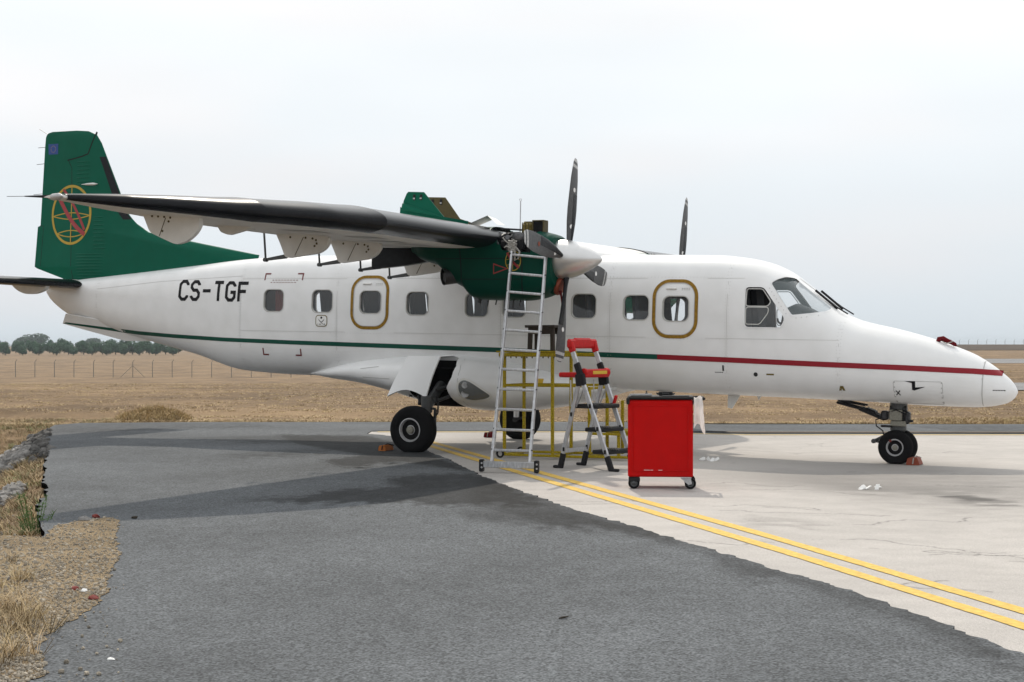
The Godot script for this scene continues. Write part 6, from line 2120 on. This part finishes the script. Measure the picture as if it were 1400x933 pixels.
func small_things() -> void:
	chock("wheel_chock", Vector3(-1.77, 0.012, -21.55), -YAW, M.chock_orange, Vector3(0.13, 0.085, 0.22), "orange wheel chock behind the near main wheel, black band across it")
	chock("wheel_chock", Vector3(-0.36, 0.004, -24.75), -YAW, M.cover_red, Vector3(0.15, 0.09, 0.16), "dark red wheel chock behind the far main wheel")
	chock("wheel_chock", Vector3(5.19, -0.048, -19.78), -YAW, M.chock_red, Vector3(0.18, 0.105, 0.22), "rusty red wheel chock in front of the nose wheels")
	# covers
	var ax := A.transform
	var pc := thing("probe_cover", ax * V3(6.83, 1.665, 0.10), -YAW, "dark red cloth cover tied over the probe on the nose", "cover")
	var s := Soup.new()
	tube(s, [Vector3(-0.012, -0.01, 0), Vector3(0.0, 0.028, 0), Vector3(0.05, 0.034, 0), Vector3(0.10, 0.008, 0), Vector3(0.16, -0.018, 0), Vector3(0.20, -0.042, 0), Vector3(0.22, -0.06, 0)], [0.030, 0.034, 0.036, 0.030, 0.026, 0.026, 0.010], 10)
	obj("sleeve", s, M.cover_red, pc)
	var s2 := Soup.new()
	tube(s2, [Vector3(0.19, 0.0, 0.03), Vector3(0.10, -0.03, 0.06), Vector3(0.05, 0.0, 0.05)], 0.006, 5)
	obj("tie", s2, M.rope, pc)
	var ic := thing("intake_cover", ax * V3(2.545, 2.305, 2.5), -YAW, "red padded cover in the air intake below the big spinner, strap hanging", "cover")
	var c := Soup.new()
	lathe(c, Vector3(-0.03, 0, 0), Vector3(1, -0.35, 0).normalized(), [[0, 0.115], [0.05, 0.125], [0.075, 0.11], [0.085, 0.0]], 20)
	obj("pad", c, M.chock_red, ic)
	var c2 := Soup.new()
	var w := Vector3(0.018, 0, 0.02)
	var line := [Vector3(0.04, -0.08, 0.05), Vector3(0.06, -0.16, 0.06), Vector3(0.075, -0.26, 0.06), Vector3(0.07, -0.36, 0.05), Vector3(0.095, -0.45, 0.04)]
	tube(c2, line, [0.020, 0.012, 0.012, 0.014, 0.018], 6)
	obj("strap", c2, M.cover_red, ic)
	# white sheet lying over the wing edge
	var ps := Soup.new()
	var o := ax * V3(1.25, 3.07, 2.6)
	var bx := ax.basis
	var q := [V3(0.03, 0, 0.06), V3(0.30, 0.125, -0.02), V3(0.48, 0.0, 0.06), V3(0.1, 0.0, -0.15), V3(0.33, 0.10, -0.2), V3(0.50, 0.0, -0.15)]
	var w3 := q.map(func(e): return o + bx * e)
	ps.quad(w3[0], w3[1], w3[4], w3[3]); ps.quad(w3[1], w3[2], w3[5], w3[4])
	tag(obj("paper_sheet", ps, M.paper, self, 10), "white paper sheet standing folded on top of the near wing", "paper")
	# litter and stones
	var g := RandomNumberGenerator.new(); g.seed = 12
	for e in [[px(1190, 663), 0.12, "crumpled white paper lying on the concrete below the nose wheels"], [px(970, 629), 0.10, "crumpled pale scrap on the concrete right of the tool cart"]]:
		var l := Soup.new()
		for i in 7:
			var c0 := Vector3(e[0].x + g.randf_range(-1, 1) * e[1], 0.005 + 0.025 * g.randf() + lay(e[0].x, e[0].y), e[0].y + g.randf_range(-1, 1) * e[1] * 0.6)
			box(l, c0, Vector3(0.07, 0.010, 0.045), 0.003, Basis(Vector3(g.randf(), g.randf(), g.randf()).normalized(), g.randf() * 2))
		tag(obj("paper_scrap", l, M.paper, self), e[2], "litter")
	var tw := Soup.new()
	var p0 := px(764, 850); var p1 := px(777, 847)
	tube(tw, [Vector3(p0.x, 0.018, p0.y), Vector3((p0.x + p1.x) / 2, 0.022, p0.y - 0.01), Vector3(p1.x, 0.018, p1.y)], [0.004, 0.007, 0.003], 6)
	tag(obj("twig", tw, M.twig, self), "short dark twig lying alone in the middle of the asphalt", "twig")
	for e in [[152, 906, 0.018, M.paper, "pale pebble lying alone on the near asphalt", "pebble"], [184, 711, 0.026, M.twig, "dark lump on the asphalt in the shadow of the wing tip", "stone"], [131, 710, 0.03, M.debris_red, "reddish brick fragment at the far edge of the gravel", "brick piece"], [116, 714, 0.045, M.stone, "flat pale stone at the far edge of the gravel", "stone"], [103, 810, 0.030, M.debris_red, "red bit of plastic beside a white stone on the gravel", "litter"], [115, 813, 0.022, M.paper, "white stone beside the red bit on the gravel", "stone"], [128, 823, 0.030, M.debris_red, "broken red tile piece near the rim of the gravel", "tile piece"], [13, 796, 0.035, M.stone, "grey cobble on the gravel at the left edge of the frame", "stone"]]:
		var p := px(e[0], e[1])
		var l := Soup.new()
		rock(l, Vector3(p.x, 0.022 if e[0] != 152 else 0.015, p.y), e[2], int(e[0]))
		tag(obj(e[5].replace(" ", "_"), l, e[3], self, 30), e[4], e[5])

func rock(s: Soup, at: Vector3, r: float, sd: int) -> void:
	var g := RandomNumberGenerator.new(); g.seed = sd
	var rings := []
	var sx := g.randf_range(0.8, 1.4); var sy := g.randf_range(0.45, 0.75)
	var ph := g.randf() * TAU
	for i in 5:
		var t := -PI / 2 + PI * (i + 0.3) / 4.6
		var ring := PackedVector3Array()
		for k in 7:
			var a := TAU * k / 7 + ph
			var q := r * g.randf_range(0.78, 1.15)
			ring.append(at + Vector3(cos(a) * cos(t) * q * sx, sin(t) * q * sy, sin(a) * cos(t) * q))
		rings.append(ring)
	loft(s, rings)

func copies(called: String, mesh: Mesh, m: Material, places: Array, colors: Array, label: String, kind := "stuff") -> void:
	var mm := MultiMesh.new()
	mm.transform_format = MultiMesh.TRANSFORM_3D
	mm.use_colors = true
	mm.mesh = mesh
	mm.instance_count = places.size()
	for i in places.size():
		mm.set_instance_transform(i, places[i])
		mm.set_instance_color(i, colors[i])
	var o := MultiMeshInstance3D.new()
	o.name = numbered(called, self)
	o.multimesh = mm
	o.material_override = m
	add_child(o, true)
	o.set_meta("kind", kind)
	o.set_meta("label", label)

func tuft(n: int, h: float, spread: float, sd: int, lean := 0.5, width := 0.006) -> ArrayMesh:
	var g := RandomNumberGenerator.new(); g.seed = sd
	var s := Soup.new()
	for i in n:
		var a := g.randf() * TAU
		var d := Vector3(cos(a), 0, sin(a))
		var b := d * spread * g.randf()
		var hh := h * g.randf_range(0.5, 1.0)
		var l := d * hh * lean * g.randf_range(0.2, 1.3)
		var w := d.cross(Vector3.UP).rotated(Vector3.UP, g.randf_range(-1, 1)) * width
		var m1 := b + l * 0.35 + Vector3.UP * hh * 0.6
		var tip := b + l + Vector3.UP * hh * g.randf_range(0.75, 1.0)
		s.tri(b - w, m1 - w * 0.7, b + w); s.tri(b + w, m1 - w * 0.7, m1 + w * 0.7)
		s.tri(m1 - w * 0.7, tip, m1 + w * 0.7)
	for i in range(0, s.p.size(), 3):
		var c := (s.p[i] + s.p[i + 1] + s.p[i + 2]) / 3
		var up := Vector3(c.x, 0.12 + c.y * 0.4, c.z)
		if (s.p[i + 2] - s.p[i]).cross(s.p[i + 1] - s.p[i]).dot(up) < 0:
			var t := s.p[i + 1]; s.p[i + 1] = s.p[i + 2]; s.p[i + 2] = t
		var fn := (s.p[i + 2] - s.p[i]).cross(s.p[i + 1] - s.p[i]).normalized()
		for k in 3: s.n.append((fn + up.normalized() * 0.8).normalized())
	return to_mesh(s)

func ground_y(x: float, z: float) -> float: return relief(x, z)

func vegetation() -> void:
	var g := RandomNumberGenerator.new(); g.seed = 99
	var f := FastNoiseLite.new(); f.seed = 3; f.frequency = 0.9
	var place := func(x: float, y: float, z: float, sc: float, sy := 1.0) -> Transform3D:
		return Transform3D(Basis(Vector3.UP, g.randf() * TAU).scaled(Vector3(sc, sc * sy, sc)), Vector3(x, y, z))
	var col := func(a: float, b: float) -> Color:
		var v := g.randf_range(a, b)
		return Color(v, v * g.randf_range(0.92, 1.0), v * g.randf_range(0.82, 1.0))
	# straw tufts on the bank by the broken edge
	var tp := []; var tc := []
	for i in 6500:
		var z := -g.randf_range(12.6, 33)
		var x := edge_x(z) - pow(g.randf(), 1.3) * 5.0 - 0.05
		var band := rubble(x, z)
		if band > 0.25 and g.randf() < 0.96: continue
		if f.get_noise_2d(x, z) < -0.15 and g.randf() < 0.7: continue
		tp.append(place.call(x, relief(x, z) + 0.11 * f.get_noise_2d(x, z) * 0, z, g.randf_range(0.5, 1.3)))
		var c: Color = col.call(0.35, 0.95)
		if g.randf() < 0.10: c = Color(0.35, 0.62, 0.35) * g.randf_range(0.6, 1.0)
		tc.append(c)
	copies("dry_grass", tuft(16, 0.09, 0.13, 1, 1.5, 0.0035), M.straw, tp, tc, "dry straw grass on the bank left of the asphalt")
	# sparse short stubble over the near field and denser along the far road edge
	tp = []; tc = []
	for i in 9000:
		var d := 30.2 + pow(g.randf(), 1.6) * 60.0
		var x := g.randf_range(-0.42, 0.45) * d
		if x > 13 and d > 50 and d < 61: continue
		tp.append(place.call(x, relief(x, -d), -d, g.randf_range(0.6, 1.3)))
		tc.append(col.call(0.75, 1.25))
	copies("dry_grass", tuft(12, 0.035, 0.22, 2, 2.2, 0.007), M.straw, tp, tc, "short dry stubble on the field behind the airplane")
	tp = []; tc = []
	for i in 4200:
		var x := g.randf_range(-13, 19)
		var d := 30.0 + absf(g.randfn(0, 1.0)) * 0.45
		if x > 6: d += 0.2 + 2.8 * g.randf() * smoothstep(6, 10, x)
		if f.get_noise_2d(x * 0.8, d) < 0.0 and g.randf() < 0.6: continue
		tp.append(place.call(x, relief(x, -d), -d, g.randf_range(0.4, 1.3)))
		tc.append(col.call(0.6, 1.1))
	copies("dry_grass", tuft(14, 0.10, 0.16, 5, 1.4, 0.006), M.straw, tp, tc, "rough dry grass along the far edge of the asphalt strip")
	# the heap of cut grass
	tp = []; tc = []
	for i in 1500:
		var a := g.randf() * TAU; var r := sqrt(g.randf())
		var x := -7.3 + 0.72 * r * cos(a) + 0.1 * g.randf(); var z := -31.0 + 0.6 * r * sin(a)
		var h := 0.25 * pow(1 - r, 0.7) * (0.8 + 0.4 * f.get_noise_2d(x * 2.5, z * 2.5)) * (1.0 + 0.25 * cos(a * 2))
		tp.append(Transform3D(Basis(Vector3(g.randf_range(-1, 1), 0, g.randf_range(-1, 1)).normalized(), g.randf_range(-1.5, 1.5)).scaled(Vector3.ONE * g.randf_range(0.3, 0.6)), Vector3(x, h - 0.03, z)))
		tc.append(col.call(0.7, 1.4))
	copies("heap_of_cut_grass", tuft(10, 0.2, 0.10, 7, 0.9, 0.007), M.straw, tp, tc, "low brown heap of cut grass beyond the far asphalt edge")
	# straw clumps on the gravel at the lower left
	tp = []; tc = []
	for i in 60:
		var q := px(g.randf_range(-30, 48), g.randf_range(800, 925))
		if q.x > -2.35 and q.y > -8.2: continue
		tp.append(place.call(q.x, 0.02, q.y, g.randf_range(0.4, 1.2)))
		tc.append(col.call(0.55, 1.15))
	for c in [[18, 856, 26, 0.10], [36, 872, 16, 0.08], [30, 797, 9, 0.03], [4, 842, 26, 0.09], [20, 772, 5, 0.04], [8, 905, 14, 0.08]]:
		var q := px(c[0], c[1])
		for i in c[2]:
			tp.append(place.call(q.x + g.randfn(0, c[3]), 0.02, q.y + g.randfn(0, c[3]), g.randf_range(0.5, 1.3), 1.2))
			tc.append(col.call(0.4, 1.15))
	copies("dry_grass", tuft(12, 0.115, 0.06, 9, 1.7, 0.0016), M.straw, tp, tc, "long dry straw on the gravel at the lower left")
	# fine straw lying on the gravel
	# green weed by the broken edge
	var wd := thing("green_weed", Vector3(-4.02, -0.25, -12.95), 0, "feathery green weed growing at the broken asphalt edge", "weed")
	var ws := Soup.new(); var stm := Soup.new()
	for i in 15:
		var a := g.randf() * TAU
		var lean := Vector3(cos(a), 0, sin(a)) * g.randf_range(0.04, 0.16)
		var h := g.randf_range(0.25, 0.52)
		var pts := [lean * 0.2, lean * 0.6 + Vector3.UP * h * 0.5, lean * 1.2 + Vector3.UP * h]
		tube(stm, pts, [0.005, 0.004, 0.002], 4)
		for k in 60:
			var u := sqrt(g.randf())
			var p: Vector3 = (pts[0] as Vector3).lerp(pts[1], u * 2) if u < 0.5 else (pts[1] as Vector3).lerp(pts[2], u * 2 - 1)
			var d := Vector3(g.randfn(), g.randfn() + 0.8, g.randfn()).normalized() * g.randf_range(0.02, 0.06)
			var w := d.cross(Vector3(g.randf(), g.randf(), g.randf()).normalized()) * 0.07
			ws.tri(p - w, p + d, p + w)
	for i in ws.p.size() / 3:
		var v := g.randf_range(0.6, 1.25)
		for k in 3: ws.c.append(Color(v * 0.9, v, v * 0.9))
	obj("weed_leaves", ws, M.green_weed, wd, 5)
	for i in stm.p.size(): stm.c.append(Color(0.8, 0.8, 0.6))
	obj("weed_stem", stm, M.green_weed, wd)
	# rubble on the bank
	var rs := Soup.new()
	rock(rs, Vector3.ZERO, 1.0, 44)
	var rm := to_mesh(rs, 30)
	tp = []; tc = []
	for i in 40000:
		var z := -g.randf_range(12.8, 27.5)
		var x := edge_x(z) - g.randf() * 4.5 + 0.02
		var b := rubble(x, z)
		if g.randf() > b: continue
		var r := 0.022 + 0.085 * pow(g.randf(), 3.0)
		tp.append(Transform3D(Basis(Vector3(g.randfn(), g.randfn(), g.randfn()).normalized(), g.randf() * TAU).scaled(Vector3.ONE * r), Vector3(x, relief(x, z) + 0.03 + r * 0.2, z)))
		var v := g.randf_range(0.7, 1.5)
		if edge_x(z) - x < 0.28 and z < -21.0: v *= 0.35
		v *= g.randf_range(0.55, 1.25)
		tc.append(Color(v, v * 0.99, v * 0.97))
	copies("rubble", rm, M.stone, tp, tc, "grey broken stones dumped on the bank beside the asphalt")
	# pebbles in the gravel
	tp = []; tc = []
	for i in 9000:
		var q := px(g.randf_range(-20, 170), g.randf_range(708, 940))
		if not Geometry2D.is_point_in_polygon(q, M.gp) and g.randf() > 0.03: continue
		var r := 0.004 + 0.012 * pow(g.randf(), 4.0)
		tp.append(Transform3D(Basis(Vector3(g.randfn(), g.randfn(), g.randfn()).normalized(), g.randf() * TAU).scaled(Vector3.ONE * r), Vector3(q.x, 0.019, q.y)))
		var v := g.randf_range(0.7, 2.0)
		tc.append(Color(v * 1.05, v * 0.95, v * 0.78))
	copies("gravel_stones", rm, M.stone, tp, tc, "loose pebbles on the gravel patch")

func rubble(x: float, z: float) -> float:   # how thick the broken stones lie
	var f := edge_x(z) - x
	var d := -z
	var c1 := 1.0 - smoothstep(0.3, 2.0, absf(d - (25.0 - 1.8 * f)))
	var c2 := (1.0 - smoothstep(0.2, 0.9, absf(d - (17.6 - 0.35 * f)))) * smoothstep(0.15, 0.5, f)
	var c3 := (1.0 - smoothstep(0.0, 0.35, f)) * smoothstep(21.0, 24.0, d)
	return clampf(maxf(c1, maxf(c2 * 0.8, c3)), 0.0, 1.0)

# trees and fences -------------------------------------------------------
func crown(r: Vector3, n: int, leaf: float, sd: int, lobes: int) -> ArrayMesh:
	var g := RandomNumberGenerator.new(); g.seed = sd
	var s := Soup.new()
	var balls := [[Vector3.ZERO, 0.82]]
	for i in lobes:
		var d := Vector3(g.randfn(), g.randfn() * 0.8, g.randfn()).normalized()
		balls.append([d * g.randf_range(0.35, 0.62), g.randf_range(0.32, 0.5)])
	for i in n:
		var b: Array = balls[g.randi() % balls.size()]
		var d := Vector3(g.randfn(), g.randfn(), g.randfn()).normalized()
		var p: Vector3 = (b[0] + d * b[1] * pow(g.randf_range(0.55, 1.0), 0.5)) * r
		var nn := (d + Vector3(g.randfn(), g.randfn(), g.randfn()) * 0.45).normalized()
		var x := nn.cross(Vector3(g.randfn(), g.randfn(), g.randfn()).normalized()).normalized() * leaf * g.randf_range(0.6, 1.2)
		var y := nn.cross(x).normalized() * leaf * 0.6
		var k := s.p.size()
		if x.cross(y).dot(d) > 0.0: s.quad(p - x, p + y, p + x, p - y)
		else: s.quad(p - x, p - y, p + x, p + y)
		var v := g.randf_range(0.6, 1.3)
		for e in 6:
			s.n.append((d * 0.7 + nn * 0.3).normalized()); s.c.append(Color(v, v * g.randf_range(0.95, 1.02), v))
	return to_mesh(s)

const ORD := ["first", "second", "third", "fourth", "fifth", "sixth", "seventh", "eighth", "ninth", "tenth", "eleventh", "twelfth", "thirteenth", "fourteenth", "fifteenth", "sixteenth", "seventeenth", "eighteenth", "nineteenth", "twentieth"]
func trees() -> void:
	var g := RandomNumberGenerator.new(); g.seed = 17
	var protos := []
	for k in 3:
		var t := Node3D.new()
		t.name = "orchard_tree_model"
		var tr := Soup.new()
		tube(tr, [Vector3(0, -0.1, 0), Vector3(0.05, 0.5, 0.03), Vector3(0.0, 1.3, 0)], [0.20, 0.15, 0.12], 7)
		for a in 3: tube(tr, [Vector3(0, 0.9, 0), Vector3(cos(a * 2.1) * 0.8, 1.9, sin(a * 2.1) * 0.8), Vector3(cos(a * 2.1) * 1.2, 2.8, sin(a * 2.1) * 1.2)], [0.10, 0.07, 0.03], 5)
		var m1 := MeshInstance3D.new(); m1.name = "trunk"; m1.mesh = to_mesh(tr); m1.material_override = M.bark; t.add_child(m1)
		var m2 := MeshInstance3D.new(); m2.name = "crown"; m2.mesh = crown(Vector3(2.45, 2.6, 2.45), 1700, 0.25, 50 + k, 9); m2.position = Vector3(0, 2.35, 0); m2.material_override = M.crown_leaf; t.add_child(m2)
		protos.append(t)
	var rows := [[505, 20], [512, 20], [520, 20], [529, 20]]
	var ri := 0
	for row in rows:
		var n_in := 0
		for i in row[1]:
			var d: float = row[0] + g.randf_range(-1.0, 1.0)
			var x: float = -177.0 + i * 5.45 + ri * 1.8 + g.randf_range(-0.5, 0.5)
			if x > -110: continue
			var t: Node3D = protos[g.randi() % 3].duplicate()
			t.name = numbered("orchard_tree", self)
			add_child(t, true)
			t.position = Vector3(x, relief(x, -d) - 0.05 + 0.40 * ri, -d)
			t.rotation.y = g.randf() * TAU
			t.scale = Vector3.ONE * g.randf_range(0.80, 1.05)
			n_in += 1
			tag(t, "round green orchard tree, %s from the left in the %s" % [ORD[n_in - 1], ["front row", "second row", "third row", "rearmost row"][ri]], "tree", "orchard trees beyond the fence")
		ri += 1 # each row stands a little higher
	for p in protos: p.free()
	for e in [[-300.0, 960.0, 12.5, 9.0, "tall hazy clump of trees rising above the orchard at far left"], [-275.0, 1010.0, 6.0, 7.0, "hazy tree right beside the tall clump at far left"], [-212.0, 980.0, 7.0, 5.5, "small hazy tree top above the orchard, right of the tall clump"], [355.0, 1000.0, 9.0, 5.5, "faint hazy tree on the horizon at the right edge"]]:
		var t := thing("far_tree", Vector3(e[0], relief(e[0], -e[1]) - 0.5, -e[1]), 0, e[4], "tree", "hazy trees on the horizon")
		var tr := Soup.new()
		tube(tr, [Vector3.ZERO, Vector3(0, 3, 0), Vector3(0.5, 6, 0)], [0.5, 0.4, 0.2], 7)
		obj("trunk", tr, M.bark, t)
		var c := MeshInstance3D.new()
		c.name = "crown"; c.mesh = crown(Vector3(e[2], e[3] * 0.55, e[2] * 0.7), 1600, 0.8, int(e[2] * 10), 9)
		c.position = Vector3(0, e[3] * 0.75, 0)
		c.material_override = M.far_leaf
		t.add_child(c, true)

func fences() -> void:
	var make := func(label: String, at: Array, h: float, bend: float, wires: Array, braces: Array) -> void:
		var t := thing("wire_fence", at[0], 0, label, "fence")
		for i in at.size():
			var s := Soup.new()
			var p: Vector3 = at[i] - at[0]
			beam(s, p - Vector3.UP * 0.1, p + Vector3.UP * h, 0.08, 0.08, 0.01)
			beam(s, p + Vector3.UP * (h - 0.02), p + Vector3(bend, h + 0.28, 0.0), 0.06, 0.06, 0.01)
			if i in braces:
				for sg in [-1, 1]: beam(s, p + Vector3(sg * 1.6, 0, 0.1), p + Vector3(0, h * 0.75, 0.05), 0.05, 0.05, 0.01)
			obj("post", s, M.post_concrete, t)
		for y in wires:
			var s := Soup.new()
			var pl := []
			for p in at: pl.append(p - at[0] + Vector3(bend * 0.0, y, 0.06))
			tube(s, pl, 0.007, 4)
			obj("strand", s, M.wire, t)
	var a := []
	for i in 34:
		var x := -76.0 + i * 2.62
		var d := 203.0 - 0.06 * (x + 76)
		a.append(Vector3(x, relief(x, -d), -d))
	make.call("wire fence on grey posts crossing the dry field before the orchard", a, 2.05, 0.22, [0.1, 0.6, 1.1, 1.55, 2.0], [10])
	var b := []
	for i in 26:
		var x := 95.0 + i * 2.5
		b.append(Vector3(x, relief(x, -420), -420))
	make.call("distant wire fence along the top of the bank at right", b, 1.3, 0.3, [0.9], [])

const SUN := Vector3(0.08, -1.0, 0.87)
func _ready() -> void:
	var cam := Camera3D.new()
	cam.name = "camera"
	cam.position = Vector3(0, 1.507, 0)
	cam.rotation.x = deg_to_rad(0.112)
	cam.fov = 25.07
	cam.near = 0.1
	cam.far = 6000
	add_child(cam)
	sky()
	var sun := DirectionalLight3D.new()
	sun.name = "sun"
	sun.light_energy = 0.6
	sun.light_color = Color(1.0, 0.96, 0.90)
	sun.light_angular_distance = 1.0
	sun.shadow_enabled = true
	add_child(sun)
	sun.look_at_from_position(Vector3.ZERO, SUN, Vector3.UP)
	materials()
	var rows := [[-8.25, 2.36, 2.22, .05, 2.29, 2.2, 2.2], [-8.1, 2.40, 2.08, .13, 2.26, 2.2, 2.2], [-7.6, 2.46, 1.82, .24, 2.16, 2.4, 2.3], [-6.0, 2.60, 1.46, .42, 2.02, 2.8, 2.6], [-4.9, 2.70, 1.24, .56, 1.92, 3.0, 2.9], [-3.9, 2.79, 1.01, .68, 1.84, 3.2, 3.2], [-3.0, 2.83, .975, .74, 1.8, 3.4, 3.4], [-2.0, 2.83, .965, .75, 1.8, 3.4, 3.4], [2.2, 2.81, .92, .75, 1.8, 3.4, 3.4], [3.9, 2.79, .89, .75, 1.75, 3.3, 3.4], [4.29, 2.75, .885, .745, 1.7, 3.2, 3.4], [4.55, 2.69, .88, .735, 1.65, 3.1, 3.3], [4.8, 2.585, .878, .725, 1.6, 3.0, 3.2], [5.06, 2.40, .874, .71, 1.52, 2.9, 3.1], [5.36, 2.18, .87, .68, 1.44, 2.7, 3.0], [5.62, 2.0, .865, .65, 1.38, 2.5, 2.9], [5.82, 1.92, .86, .62, 1.34, 2.4, 2.8], [6.32, 1.81, .845, .55, 1.26, 2.3, 2.6], [6.8, 1.68, .83, .46, 1.2, 2.2, 2.4], [7.03, 1.60, .83, .41, 1.18, 2.2, 2.4], [7.26, 1.51, .83, .345, 1.15, 2.1, 2.3], [7.45, 1.40, .845, .28, 1.1, 2.1, 2.2], [7.66, 1.24, .89, .185, 1.06, 2.0, 2.1], [7.76, 1.13, .96, .10, 1.05, 2.0, 2.0], [7.80, 1.05, 1.03, .01, 1.04, 2.0, 2.0]]
	for r in rows:
		SX.append(r[0]); SY.append(r.slice(1))
	ground()
	airplane()
	ladder()
	step_ladder()
	work_stand()
	tool_cart()
	small_things()
	vegetation()
	trees()
	fences()
